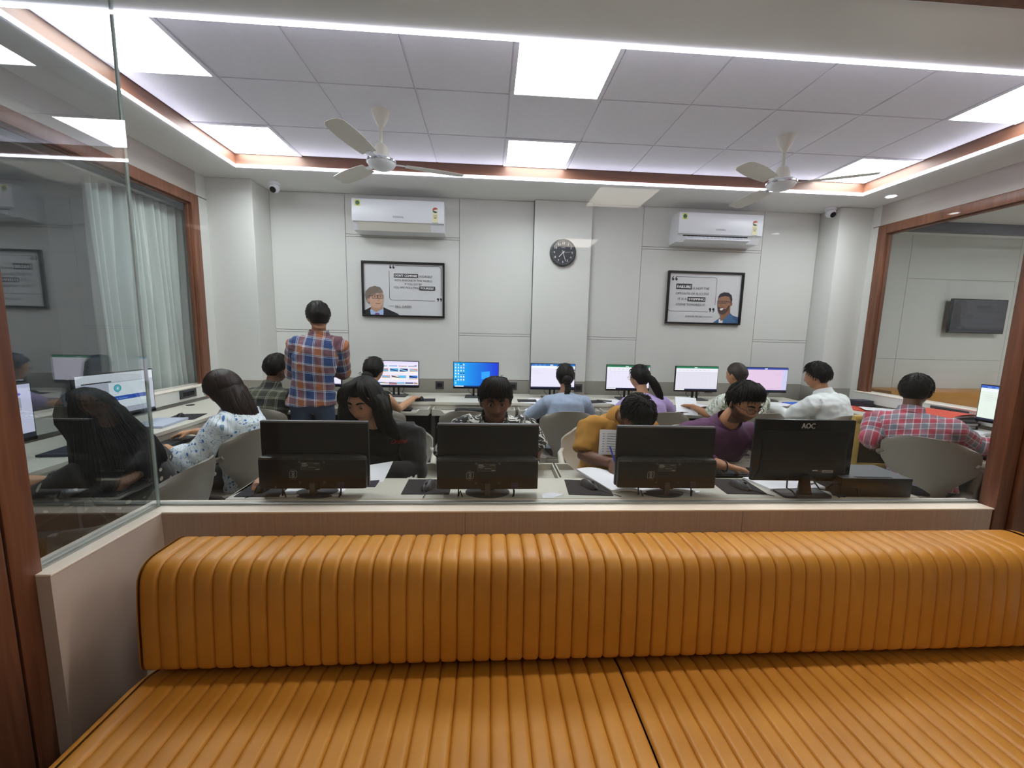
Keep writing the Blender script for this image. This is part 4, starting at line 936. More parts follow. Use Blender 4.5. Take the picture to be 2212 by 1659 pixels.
# boxed black unit on the right end of the front desk
ub = thing('power_backup_unit', 'black metal box with a slotted top on the right end of the front desk', 'backup power unit', (1.77, 1.76, Z0))
m = MB(); T = M.Translation((1.79, 1.772, Z0)) @ M.Rotation(-.04, 4, 'Z')
MB().add(*box_geo(.33, .20, .088, .003), T @ M.Translation((0, 0, .044))).build('case', M_black, ub, smooth=1); MB().add(*box_geo(.326, .196, .002, 0), T @ M.Translation((0, 0, .088))).build('top_plate', mat('grey_metal', '#5a5c62', .45), ub)
m = MB(); [m.add(*box_geo(.003, .018, .0015, 0), T @ M.Translation((-.09+.0065*k, -.085, .0895)) @ M.Rotation(.5, 4, 'Z')) for k in range(26)]; [m.add(*box_geo(.003, .012, .0015, 0), T @ M.Translation((-.13+.0065*k, .09, .0895))) for k in range(24)]
m.build('vent_slots', M_dark, ub, kind='stuff')
MB().add(*box_geo(.012, .012, .002, 0), T @ M.Translation((-.15, .08, .089))).build('indicator_sticker', mat('green_sticker', '#7fb08c', .6), ub)
MB().add(*box_geo(.05, .02, .0012, 0), T @ M.Translation((-.125, .045, .0888))).build('label_sticker', M_greyp, ub)
MB().tube([(1.63, 1.70, Z0+.05), (1.59, 1.69, Z0+.055), (1.575, 1.70, Z0+.035), (1.60, 1.69, Z0+.006), (1.64, 1.672, Z0+.005)], .005, 8).build('power_cable', M_cable, ub, smooth=1)
MB().tube([(1.66, 1.675, Z0+.055), (1.69, 1.672, Z0+.045), (1.70, 1.671, Z0+.02), (1.705, 1.672, Z0+.004)], .004, 8).build('power_cable', M_cable, ub, smooth=1)
def keyboard(x, y, z, rz, lab, w=.42):
    t = thing('keyboard', lab, 'keyboard', (x, y, z), rz, 'black computer keyboards')
    MB().bb(-w/2, w/2, -.065, .065, 0, .016, .004).build('case', M_black, t, world=False, smooth=1)
    m = MB()
    for r in range(6):
        for c in range(20):
            if c in (14,) or (c == 18 and r < 2 and 0): continue
            m.bb(-w/2+.012+c*(w-.024)/20, -w/2+.012+(c+.84)*(w-.024)/20, -.055+r*.0185, -.055+r*.0185+.0155, .016, .0205)
    m.build('keys', M_greyp, t, world=False, kind='stuff'); return t
for x, l in ((-1.77, 'behind the standing man'), (-.96, 'before the woman in the black top'), (-.12, 'before the blue screen and empty chair'), (.72, 'before the braided woman'), (1.55, 'before the woman in lilac'), (2.32, 'before the man with cropped hair'), (3.13, 'before the man in the white shirt')):
    keyboard(x+.02, 3.975, .671, PI, 'black keyboard on the tray '+l)
keyboard(-2.11, 2.74, .656, PI/2+PI, 'black keyboard under the hands of the woman in the blue floral top')
keyboard(-2.11, 1.78, .656, PI/2+PI, 'black keyboard before the woman with very long hair')
keyboard(3.50, 2.42, .656, PI/2, 'black keyboard on the right desk tray by the door post')
for x, l in ((-.72, 'below the woman in the black hoodie'), (.02, 'below the man in the black and white shirt'), (.80, 'below the mustard-shirted man')): keyboard(x, 2.12, .667, 0, 'black keyboard on the front row tray '+l)
keyboard(1.36, 2.06, .719, 0, 'black keyboard under the hand of the man in purple')
PK = keyboard
# back row desk items
for x, y, a, l in ((-.62, 4.10, .1, 'under the hand of the woman in the black top'), (.42, 4.13, 0, 'left of the braided woman'), (1.12, 4.12, .3, 'right of the braided woman'), (1.86, 4.2, .1, 'right of the woman in lilac')):
    pad(x, y, .750, a, .20, .17, 'black mouse pad '+l)
mouse(-.66, 4.10, .753, 0, 'black mouse under the hand of the woman in the black top', M_black)
mouse(1.88, 4.2, .753, .4, 'dark mouse on the back desk right of the woman in lilac', M_black)
ph = thing('mobile_phone', 'dark phone with cameras lying between the braided woman and the woman in lilac', 'phone', (1.24, 4.16, .75)); MB().add(*box_geo(.16, .075, .009, .003), M.Translation((1.24, 4.16, .7545)) @ M.Rotation(-.4, 4, 'Z')).build('body', M_blackg, ph, smooth=1)
m = MB(); [m.lathe([(.008, 0), (.008, .002)], (1.19+dx, 4.18+dy, .759), 12) for dx, dy in ((0, 0), (.02, -.005), (.005, -.022))]; m.build('camera_lens', M_chrome, ph, kind='stuff')
paper('paper_sheet', .50, 4.13, .75, -.5, .21, .30, 'white sheet on the back desk left of the braided woman', th=.001, lines=0)
paper('paper_sheet', 1.34, 4.10, .752, .35, .21, .28, 'white sheet on the back desk left of the woman in lilac', th=.001, lines=6)
paper('paper_stack', 2.16, 4.02, .75, .45, .30, .22, 'curling white sheets sliding off the back desk beside the cropped-haired man', 'paper', th=.001, curl=-.02, layers=3)
paper('paper_sheet', 2.02, 3.93, .752, -.35, .20, .24, 'white sheet hanging over the desk edge by the hand of the cropped-haired man', th=.001, curl=.0, tx=.14)
paper('paper_sheet', .48, 3.93, .69, -.3, .2, .2, 'white sheet on the tray left of the braided woman', th=.001)
paper('paper_sheet', -.62, 3.99, .673, .1, .12, .14, 'white sheet on the tray beside the keyboard of the woman in the black top', th=.002)
paper('folder', 3.42, 4.13, .75, .12, .34, .20, 'bright blue folder before the pink-tinted screen', 'folder', th=.006, m=mat('blue_card', '#2668d8', .5))
paper('paper_sheet', 3.20, 4.08, .75, -.2, .22, .20, 'white sheet beside the blue folder', th=.002, lines=5)
# right desk: folders and papers
paper('folder', 3.83, 3.90, .75, .7, .34, .24, 'red folder under loose papers at the far end of the right desk', 'folder', th=.008, m=M_red)
paper('paper_stack', 3.72, 4.14, .75, .4, .30, .22, 'untidy white papers in the right corner of the desks, beside the white-shirted man', 'paper', th=.010, curl=.07, layers=4)
paper('paper_sheet', 3.90, 3.72, .775, -.5, .30, .21, 'printed sheet lying on the red folder', th=.001, lines=6)
MB_ = thing('binder', 'small navy box file behind the loose papers in the right corner', 'binder', (4.0, 4.05, .75)); MB().bb(3.9, 4.08, 3.98, 4.10, .75, .82, .003).build('cover', M_navy, MB_)
z = .75
for i in range(5):
    t = thing('binder', ['navy binder at the bottom of the pile on the right desk', 'black binder, second from the bottom of the pile on the right desk', 'dark grey file in the middle of the pile on the right desk', 'navy file under the red folder on the right desk', 'thin black file just under the red folder'][i], 'binder', (3.86, 3.13, z), [.12, -.08, .2, .0, .1][i], 'dark binders piled under the red folder')
    th = [.032, .026, .016, .014, .008][i]
    MB().bb(-.16, .16, -.13, .13, 0, .002).bb(-.16, .16, -.13, .13, th-.003, th-.001).bb(.15, .16, -.13, .13, 0, th-.001).build('cover', [M_navy, M_dark, M_greyp, M_navy, M_dark][i], t, world=False)
    MB().bb(-.15, .15, -.12, .12, .002, th-.003).build('pages', M_paper, t, world=False); z += th
t = thing('folder', 'wide red folder on top of the pile of binders on the right desk', 'folder', (3.86, 3.15, z), .25)
MB().grid(lambda u, v: V(((u-.5)*.42, (v-.5)*.30, .012+.02*(1-(2*u-1)**2))), 10, 4, .003).build('cover', M_red, t, world=False, smooth=1)
MB().bb(-.19, .19, -.13, .13, 0, .012).build('pages', M_paper, t, world=False)
paper('paper_stack', 3.80, 2.92, .75, .3, .30, .20, 'white papers before the pile of binders on the right desk', th=.003, layers=3)
paper('notebook', 3.86, 2.60, .75, .1, .24, .30, 'pale grey notebook under the monitor on the right desk', 'notebook', th=.012, m=mat('grey_card', '#b4b8c4', .6))
# left desk items
paper('notebook', -2.33, 2.98, .75, .1, .21, .29, 'pale blue-grey book on the left desk beside the globe screen', 'notebook', th=.016, m=mat('bluegrey_card', '#b9c0d2', .5))
pad(-2.32, 3.22, .75, .2, .2, .22, 'black mouse pad on the left desk beyond the pale book')
mouse(-2.33, 3.18, .753, .3, 'black mouse on the left desk beyond the pale book', M_black)
paper('notebook', -2.28, 2.35, .75, .1, .2, .26, 'dark navy book on the left desk beside the long-haired woman', 'notebook', th=.012, m=M_navy)
paper('paper_stack', -2.28, 1.62, .75, .1, .22, .30, 'white papers on the left desk beside the door post', th=.003, layers=2)
paper('paper_stack', -2.04, 2.48, .672, .1, .14, .22, 'white papers on the tray beside the hand of the woman in the floral top', th=.004, layers=2)
t = MB().lathe([(.032, 0), (.034, .003), (.028, .004), (.0, .004)], (0, 0, 0), 24).build('cable_grommet', M_black, smooth=1); t.location = (-2.62, 3.70, .7498); tag(t, 'round black cable cap in the left desk top', 'cable grommet')

# ------------------------------------------------------------------ chairs (local: sitter faces +y, back at -y)
def make_chair(lab, m, loc, rz, ht=.825):
    t = thing('plastic_chair', lab, 'chair', loc, rz, 'moulded plastic chairs')
    def back(u, v):
        # u across -1..1, v up 0..1
        a = (u*2-1); q_ = max(0, min(1, (v-.04)/.56)); w = .112+.133*q_*q_*(3-2*q_)
        if v > .82: w *= math.sqrt(max(0, 1-((v-.82)/.18)**2*.42))
        z = .40+v*(ht-.40) - .045*max(0, v-.7)/.3*abs(a)**3
        return V((a*w, -.20-.10*v+.085*a*a*(.6+.6*v)**1.0, z))
    MB().grid(back, 18, 14, .010).build('backrest', m, t, world=False, smooth=1)
    MB().grid(lambda u, v: V(((u*2-1)*(.215+.015*v), -.21+.43*v, .405+.02*abs(2*u-1)**3-.018*math.sin(PI*v)-(.035*max(0, v-.85)/.15))), 14, 12, .012, (0, 0, 1)).build('seat', m, t, world=False, smooth=1)
    for s in (-1, 1):
        MB().loft([((s*.25, -.28, 0), (.022, 0, 0), (0, .03, 0)), ((s*.205, -.20, .42), (.026, 0, 0), (0, .045, 0))], 12, 4).build('leg', m, t, world=False, smooth=1)
        MB().loft([((s*.25, .22, 0), (.020, 0, 0), (0, .028, 0)), ((s*.215, .18, .42), (.026, 0, 0), (0, .04, 0)), ((s*.245, .15, .60), (.018, 0, 0), (0, .028, 0))], 12, 4).build('leg', m, t, world=False, smooth=1)
        MB().tube([(s*.228, -.196, .675), (s*.256, -.15, .65), (s*.268, .0, .615), (s*.256, .12, .60), (s*.246, .15, .57)], [.012, .017, .021, .021, .018], 10, 1.0, up=(0, 0, 1)).build('armrest', m, t, world=False, smooth=1)
    m_ = MB(); m_.bb(-.19, .19, -.225, -.205, .355, .40, .004); m_.build('rear_apron', m, t, world=False, smooth=1)
    mb = MB(); F = Flat(mb, (-.02, -.2265, .372), (1, 0, 0), (0, 0, 1)); F.rect(0, 0, .04, .014, '#9a958a').rect(.002, .002, .036, .010, '#6f6a60'); mb.build('maker_plate', M_print, t, world=False)
    return t
CH0 = make_chair('taupe plastic chair holding the braided woman in light blue', M_chair, (.69, 3.50, 0), 0)
def chair(x, y, rz, lab): return dup(CH0, (x, y, 0), rz, lab)
chair(-1.84, 3.52, -.05, 'dark taupe plastic chair of the man in the dark plaid shirt')
chair(-.93, 3.52, .1, 'taupe plastic chair of the woman in the black top')
chair(-.13, 3.48, -.1, 'empty taupe plastic chair before the blue screen')
chair(1.50, 3.52, .1, 'taupe plastic chair of the woman in lilac')
chair(2.38, 3.52, .1, 'taupe plastic chair of the man with cropped hair')
chair(3.15, 3.47, .05, 'taupe plastic chair of the man in the white shirt')
chair(-1.66, 2.74, 1.15, 'taupe plastic chair of the woman in the blue floral top')
chair(-1.62, 1.93, PI/2+.1, 'taupe plastic chair of the woman with very long hair beside the glass corner')
chair(3.17, 2.62, -PI/2+.62, 'taupe plastic chair of the man in the red checked shirt')
CH1 = make_chair('pale plastic chair of the woman in the black hoodie', M_chairl, (-.60, 2.50, 0), PI, .825)
for x, l in ((.06, 'the man in the black and white shirt'), (.76, 'the man in the mustard polo shirt'), (1.42, 'the man in purple')): dup(CH1, (x, 2.50, 0), PI, 'pale plastic chair of '+l)
def stool():
    m = mat('yellow_plastic', '#c8ac62', .45); t = thing('plastic_stool', 'yellow plastic chair with a framed brown panel beside the man in red checks', 'chair', (3.13, 2.98, 0), -.12)
    z0, z1 = .02, .80
    MB().bb(-.15, .15, .02, .035, .46, .80).build('back_panel', mat('brown_panel', '#4a3e30', .6), t, world=False)
    m_ = MB(); m_.bb(-.19, -.13, .0, .045, .02, .84, .01).bb(.13, .19, .0, .045, .02, .84, .01).bb(-.19, .19, .0, .045, .78, .86, .015).bb(-.19, .19, .0, .045, .38, .47, .01)
    m_.build('back_frame', m, t, world=False, smooth=1)
    MB().bb(-.2, .2, .045, .24, .40, .43, .01).build('seat', m, t, world=False, smooth=1)
    for s in (-1, 1): MB().bb(s*.18-.02, s*.18+.02, .20, .24, 0, .40, .006).build('leg', m, t, world=False)
stool()

# ------------------------------------------------------------------ people
def remesh(mb, vox, it=3, dec=None):
    me = bpy.data.meshes.new('tmp'); me.from_pydata(mb.v, [], mb.f); me.update()
    bm = bmesh.new(); bm.from_mesh(me); bmesh.ops.recalc_face_normals(bm, faces=bm.faces); bm.to_mesh(me); bm.free()
    o = bpy.data.objects.new('tmp', me); COL.objects.link(o)
    r = o.modifiers.new('r', 'REMESH'); r.mode = 'VOXEL'; r.voxel_size = vox; r.adaptivity = 0
    s = o.modifiers.new('s', 'SMOOTH'); s.factor = .5; s.iterations = it
    out = bpy.data.meshes.new_from_object(o.evaluated_get(bpy.context.evaluated_depsgraph_get()))
    bpy.data.objects.remove(o); bpy.data.meshes.remove(me); return out
def get_co(me):
    a = np.empty(len(me.vertices)*3, np.float32); me.vertices.foreach_get('co', a); return a.reshape(-1, 3)
def set_co(me, a): me.vertices.foreach_set('co', a.astype(np.float32).ravel()); me.update()
def get_no(me):
    a = np.empty(len(me.vertices)*3, np.float32); me.vertices.foreach_get('normal', a); return a.reshape(-1, 3)
def fr(f, up=(0, 0, 1), roll=0):
    f = V(f).normalized(); r = f.cross(V(up)).normalized(); u = r.cross(f)
    m = M((r, f, u)).transposed()
    return m @ M.Rotation(roll, 3, 'Y') if roll else m
def G(x, z, cx, cz, sx, sz): return math.exp(-((x-cx)/sx)**2-((z-cz)/sz)**2)
def head_pt(x, y, z, fem=0):
    """unit direction -> head surface in head space (x right, y forward, z up)"""
    p = [x*.0735, y*.094, z*.113]
    if z < 0:
        t = -z; p[0] *= 1-(.34+.04*fem)*t**1.5
        p[1] *= (1-.10*t*t) if y > 0 else (1-.52*t**1.2)
    elif y < 0: p[1] *= 1.04
    if y > 0: p[0] *= 1+.05*(1-abs(z))*y
    if y > .25:
        X, Z = p[0], p[2]; w = min(1, (y-.25)/.25); d = 0
        s = max(0, min(1, (.020-Z)/.048)); br = s**1.2 if Z > -.028 else math.exp(-((Z+.028)/.006)**2)
        d += .021*br*math.exp(-(X/(.0085+.003*s))**2)
        d += .007*(G(X, Z, .012, -.029, .007, .007)+G(X, Z, -.012, -.029, .007, .007))
        d -= .010*(G(X, Z, .031, .008, .017, .011)+G(X, Z, -.031, .008, .017, .011))
        d += .005*(G(X, Z, .028, .027, .022, .008)+G(X, Z, -.028, .027, .022, .008))
        d += .007*G(X, Z, 0, -.0525, .020, .0042)+.008*G(X, Z, 0, -.064, .017, .005)-.004*G(X, Z, 0, -.058, .022, .002)
        d += .009*G(X, Z, 0, -.094, .022, .014)-.004*G(X, Z, 0, -.077, .02, .006)
        d += .004*(G(X, Z, .045, -.018, .02, .022)+G(X, Z, -.045, -.018, .02, .022))
        p[1] += d*w
    return V(p)
def sph(nu, nv, fn):
    vs = [fn(0, 0, -1)]
    for i in range(1, nv):
        ph = -PI/2+PI*i/nv
        for k in range(nu):
            a = 2*PI*k/nu; vs.append(fn(math.cos(ph)*math.cos(a), math.cos(ph)*math.sin(a), math.sin(ph)))
    vs.append(fn(0, 0, 1)); t = len(vs)-1; fs = []
    for k in range(nu): fs += [[0, 1+(k+1) % nu, 1+k], [t, t-nu+k, t-nu+(k+1) % nu]]
    for i in range(nv-2):
        for k in range(nu):
            a, b = 1+i*nu+k, 1+i*nu+(k+1) % nu; fs.append([a, b, b+nu, a+nu])
    return vs, fs
def sm(a, b, x): t = max(0, min(1, (x-a)/(b-a))); return t*t*(3-2*t)
def hairline(y, front, side, nape):
    P = [(-1, nape), (-.5, nape+.06), (-.28, side), (.10, side), (.22, .12), (.5, front-.12), (.8, front), (1, front)]
    for (a, b), (c, d) in zip(P, P[1:]):
        if y <= c: return b+(d-b)*(y-a)/(c-a)
    return front
def hair_cap(H, R, s=1.0, front=.5, side=-.15, nape=-.62, top=.018, back=.012, sidet=.010, fringe=0, seed=0, messy=.35, part=None, freq=22):
    def fn(x, y, z):
        p = head_pt(x, y, z); L = hairline(y, front-(fringe*(.5+.5*noise.noise(V((x*5, seed, 0))))), side, nape)
        c = sm(L-.07, L+.05, z)
        T = top*max(0, z)**.7+(back if y < 0 else sidet)*(1-max(0, z))+fringe*.02*sm(.2, .9, y)*(z < .75)
        a = math.atan2(x, y if part is None else y-.3)
        n = noise.noise(V((a*freq/6+seed, z*2.2, seed*3.1)))*.6+noise.noise(V((a*freq/2.2, z*3.5+y, seed)))*.4
        th = c*(T*(.38+.62*sm(L, L+.55, z))*(1+messy*n*1.6)+.002)-(1-c)*.016
        d = V((x*.9, y, z)).normalized(); q = p+d*th
        return H+R @ (q*s)
    return sph(84, 56, fn)
def strands(mb, guides, r=.004, n=4):
    for g in guides:
        k = len(g); mb.tube(g, [r*(1-.75*(i/(k-1))**2) for i in range(k)], n, cap=False)
def finger(mb, b, d, n, L, r, curl):
    """d: direction, n: palm normal (curl goes towards n)"""
    p = V(b); pts = [p.copy()]; ang = curl[0]
    for seg, c in zip((.44, .31, .25), curl):
        dd = (d*math.cos(ang)+n*math.sin(ang)).normalized(); p = p+dd*L*seg; pts.append(p.copy()); ang += curl[min(2, curl.index(c)+1)] if 0 else c
    mb.tube([V(b)-d*.02]+pts+[pts[-1]+(pts[-1]-pts[-2]).normalized()*r*.6], [r*1.05, r, r*.97, r*.88, r*.78, r*.35], 8)
def hand(mb, W, d, n, side, s=1.0, curl=.3, spread=.08, pinch=False):
    """W wrist, d pointing along the hand, n palm normal, side=+1 if the thumb lies towards d x n"""
    d = V(d).normalized(); n = V(n); n = (n-d*n.dot(d)).normalized(); t = d.cross(n)*side
    L = .088*s
    mb.loft([(W-d*.02, t*.024*s, n*.019*s), (W+d*.012, t*.027*s, n*.017*s), (W+d*.05*s, t*.040*s, n*.015*s), (W+d*L, t*.041*s, n*.012*s), (W+d*(L+.006), t*.036*s, n*.008*s)], 14, 2.6)
    for i, (off, ln) in enumerate(((.031, .068), (.0105, .076), (-.0105, .071), (-.030, .056))):
        dd = (d+t*(off*2.2*spread/.08*.5)).normalized(); c = curl*(1+.12*i)
        if pinch and i < 2: c = curl*1.3
        finger(mb, W+d*L*(.985-.05*abs(i-1))+t*off*s, dd, n, ln*s, .0083*s, [c*.6, c, c*.8])
    tb = W+d*.028*s+t*.026*s+n*.006; td = (d*.72+t*.62+n*.32).normalized()
    finger(mb, tb, td, (d*.6+n*.6-t*.3).normalized(), .058*s, .0098*s, [.05, .25, .25])
def ik(S_, W_, l1, l2, pole):
    S_, W_ = V(S_), V(W_); d = W_-S_; L = d.length; mx = (l1+l2)*.995
    if L > mx: k = L/mx; l1 *= k; l2 *= k
    a = (l1*l1-l2*l2+L*L)/(2*L); h = math.sqrt(max(0, l1*l1-a*a)); x = d.normalized(); p = V(pole); p = (p-x*p.dot(x)).normalized()
    return S_+x*a+p*h
def fabric(kind, name, c='#808080', c2='#ffffff', c3='#000000', c4='#ffffff', T=.07, rough=.85):
    if name in MATS: return MATS[name]
    m = mat(name, c, rough, sheen=.15); nt = m.node_tree; N = nt.nodes; L = nt.links; b = N['Principled BSDF']
    a = N.new('ShaderNodeAttribute'); a.attribute_name = 'pat'; out = None
    def mth(op, x, y=None):
        n = N.new('ShaderNodeMath'); n.operation = op
        for i, v in enumerate((x, y)):
            if v is None: continue
            if isinstance(v, (int, float)): n.inputs[i].default_value = v
            else: L.new(v, n.inputs[i])
        return n.outputs[0]
    def mix(f, x, y, bt='MIX'):
        n = N.new('ShaderNodeMix'); n.data_type = 'RGBA'; n.blend_type = bt
        for s_, v in ((0, f), (6, x), (7, y)):
            if isinstance(v, (int, float)): n.inputs[s_].default_value = v
            elif isinstance(v, tuple): n.inputs[s_].default_value = (*v, 1)
            else: L.new(v, n.inputs[s_])
        return n.outputs[2]
    def ramp(f, st, interp='CONSTANT'):
        r = N.new('ShaderNodeValToRGB'); r.color_ramp.interpolation = interp; L.new(f, r.inputs[0]); e = r.color_ramp.elements
        while len(e) < len(st): e.new(.5)
        for el, (p, cc) in zip(e, st): el.position = p; el.color = (*lin(cc), 1)
        return r.outputs[0]
    if kind == 'plaid':
        sx = N.new('ShaderNodeSeparateXYZ'); L.new(a.outputs['Vector'], sx.inputs[0])
        cols = []
        for o in (0, 1):
            f = mth('FRACT', mth('MULTIPLY', sx.outputs[o], 1/T)); cols.append(ramp(f, [(0, c), (.36, c4), (.40, c), (.44, c4), (.47, c2), (.83, c4), (.87, c2), (.9, c4), (.93, c)]))
        out = mix(.5, cols[0], cols[1])
    elif kind == 'check':
        sx = N.new('ShaderNodeSeparateXYZ'); L.new(a.outputs['Vector'], sx.inputs[0]); cols = []
        for o in (0, 1):
            f = mth('FRACT', mth('MULTIPLY', sx.outputs[o], 1/T)); cols.append(ramp(f, [(0, c), (.42, c4), (.5, c2), (.92, c4)]))
        out = mix(.5, cols[0], cols[1])
    elif kind == 'floral':
        mp = N.new('ShaderNodeMapping'); mp.inputs['Scale'].default_value = (1/T,)*3; L.new(a.outputs['Vector'], mp.inputs[0])
        v = N.new('ShaderNodeTexVoronoi'); v.inputs['Scale'].default_value = 1; v.inputs['Randomness'].default_value = .75; L.new(mp.outputs[0], v.inputs['Vector'])
        v2 = N.new('ShaderNodeTexVoronoi'); v2.inputs['Scale'].default_value = 2.6; L.new(mp.outputs[0], v2.inputs['Vector'])
        nz = N.new('ShaderNodeTexNoise'); nz.inputs['Scale'].default_value = 1.1; nz.inputs['Detail'].default_value = 1; L.new(mp.outputs[0], nz.inputs['Vector'])
        vine = mth('LESS_THAN', mth('ABSOLUTE', mth('SUBTRACT', nz.outputs['Fac'], .5)), .016)
        o1 = mix(vine, lin(c), lin(c3)); o2 = mix(mth('LESS_THAN', v2.outputs['Distance'], .14), o1, lin(c3)); out = mix(mth('LESS_THAN', v.outputs['Distance'], .23), o2, lin(c2))
    elif kind == 'blotch':
        mp = N.new('ShaderNodeMapping'); mp.inputs['Scale'].default_value = (1/T,)*3; L.new(a.outputs['Vector'], mp.inputs[0])
        nz = N.new('ShaderNodeTexNoise'); nz.inputs['Scale'].default_value = 1; nz.inputs['Detail'].default_value = 3; nz.inputs['Distortion'].default_value = 1.6; L.new(mp.outputs[0], nz.inputs['Vector'])
        out = ramp(nz.outputs['Fac'], [(0, c), (.5, c2), (.56, c3), (.64, c4)]) if c3 != '#000000' else ramp(nz.outputs['Fac'], [(0, c), (.54, c2), (.72, c)])
    elif kind == 'weave':
        nz = N.new('ShaderNodeTexNoise'); nz.inputs['Scale'].default_value = 260; L.new(a.outputs['Vector'], nz.inputs['Vector'])
        out = ramp(nz.outputs['Fac'], [(.35, c), (.65, c2)], 'LINEAR')
    if out is not None: L.new(out, b.inputs['Base Color'])
    return m
M_skin = mat('skin', '#b08060', .5, attr='col'); MATS['skin'].node_tree.nodes['Principled BSDF'].inputs['Subsurface Weight'].default_value = .0
M_hair = mat('hair_black', '#0d0b0a', .55, noise_amt=.35, nscale=60, stretch=(1, 1, .08), bump=.3, bscale=350, spec=.22)
M_hairb = mat('hair_brown', '#221511', .5, noise_amt=.35, nscale=60, stretch=(1, 1, .08), bump=.3, bscale=350, spec=.4)
M_eye = mat('eye_print', '#ffffff', .25, attr='fc')
M_gls = mat('spectacle_wire', '#2a2a2c', .3, metal=.6)
M_jeans = mat('denim', '#35445e', .85, noise_amt=.15, nscale=60)
M_trous = mat('dark_trousers', '#1d1e22', .85)
def cloth_mesh(mb, vox, pat_fn, fold=.004, fr_=9, it=3, seed=0, root=None):
    me = remesh(mb, vox, it); a = get_co(me); n = get_no(me)
    if fold:
        d = np.empty(len(a), np.float32)
        for i, p in enumerate(a):
            q = V(p.tolist())*fr_+V((seed*7.3, 0, 0)); w = noise.noise(V((q.x*1.0, q.y, q.z*1.35)))
            d[i] = (1-abs(w)*2.2)*fold*.8+noise.noise(q*2.3)*fold*.5
        a = a+n*d[:, None]
        set_co(me, a)
    pt = pat_fn(a); at = me.attributes.new('pat', 'FLOAT_VECTOR', 'POINT'); at.data.foreach_set('vector', pt.astype(np.float32).ravel())
    return me
def seg_d(a, p, q):
    p, q = np.array(p), np.array(q); d = q-p; t = np.clip(((a-p)@d)/(d@d), 0, 1); c = p+t[:, None]*d; return np.linalg.norm(a-c, axis=1), t*np.linalg.norm(d)
def person(P):
    f = V((math.cos(math.radians(P['yaw'])), math.sin(math.radians(P['yaw'])), 0)); side = f.cross(V((0, 0, 1)))  # person's right
    hip, hc = V(P['hip']), V(P['head']); s = P.get('s', 1.0); fem = P.get('fem', 0)
    hy = math.radians(P.get('hyaw', P['yaw'])); hp = math.radians(P.get('hpitch', -8))
    hf = V((math.cos(hy)*math.cos(hp), math.sin(hy)*math.cos(hp), math.sin(hp))); R = fr(hf, roll=math.radians(P.get('hroll', 0)))
    root = thing('person', P['label'], 'person', (hip.x, hip.y, 0))
    # neck base: below and behind the head centre
    nb = V(P['neck']) if 'neck' in P else hc+R @ V((0, -.035, -.105))*s+V((0, 0, -.055))*s - f*.02
    ax = (nb-hip).normalized(); sw = P.get('sw', .195 if not fem else .17)*s; lean = P.get('stilt', 0)
    sv = (side+V((0, 0, lean))).normalized(); bk = ax.cross(sv).normalized()  # forward-ish
    if bk.dot(f) < 0: bk = -bk
    sh = {k: nb-ax*P.get('drop', .078)*s+sv*sg*sw*.92-bk*.005+bk*P.get('shf', 0) for k, sg in (('R', 1), ('L', -1))}
    T = (nb-hip).length
    def torso(g, top=True, w=1.0, hem=-.08, bot=1.0):
        h, c = hip, nb; D = P.get('depth', 1.0)
        curve = bk*-.02*s
        rr = [(hem, .162*bot, .118*bot), (0.04, .160, .115), (.30, .140, .103), (.55, .158, .112), (.78, .178, .112), (.90, .166, .095), (.955, .115, .078), (.995, .078, .066), (1.03, .060, .058)]
        L = []
        for t, a, b in rr:
            if fem: a *= (.93 if t > .2 else 1.02); b *= (.95 if t != .78 else 1.06)
            L.append((h+(c-h)*t+curve*math.sin(PI*max(0, min(1, t)))*1.6, sv*(a*s*w+g)*(sw/.195 if t > .6 else 1), bk*(b*s*D+g)))
        return L
    sk = lin(P.get('skin', '#b5835f')); ua, fa = .285*s, .25*s
    arms = {}
    for k, sg in (('R', 1), ('L', -1)):
        W_ = V(P['w'+k]); E_ = V(P['e'+k]) if 'e'+k in P else ik(sh[k], W_, ua, fa, sv*sg*.6+V((0, 0, -1))+bk*-.3)
        arms[k] = (sh[k], E_, W_)
    vox = P.get('vox', .007)
    b = MB()
    b.loft(torso(-.012), 20)
    b.tube([nb-ax*.06, nb+(hc-nb)*.35, hc+R @ V((0, -.022, -.06))*s], [.064*s, .052*s*(.9 if fem else 1.05), .050*s*(.9 if fem else 1.05)], 16)
    hv, hfz = sph(64, 48, lambda x, y, z: hc+R @ (head_pt(x, y, z, fem)*s)); b.add(hv, hfz)
    for sg in (-1, 1):
        b.ell(hc+R @ V((sg*.0745, -.010, -.006))*s, (.008*s, .019*s, .031*s), R @ M.Rotation(sg*-.25, 3, 'Z'), 12, 8)
    for k, sg in (('R', 1), ('L', -1)):
        S_, E_, W_ = arms[k]; th = .9 if fem else 1
        b.tube([S_-sv*sg*.05, S_, S_+(E_-S_)*.5, E_, E_+(W_-E_)*.3, W_], [.05*s*th, .052*s*th, .045*s*th, .038*s*th, .039*s*th, .0255*s*th], 14)
        hd = V(P.get('h'+k, tuple((W_-E_).normalized()))); pn = V(P.get('n'+k, (0, 0, -1)))
        dn = hd.normalized().cross((pn-hd.normalized()*pn.dot(hd.normalized())).normalized())
        hand(b, W_, hd, pn, P.get('t'+k, 1 if (dn.dot(sv)*sg < 0) else -1), s*(.9 if fem else 1), P.get('c'+k, .35), pinch=P.get('p'+k, False))
    # legs
    stand = P.get('stand'); legs = []
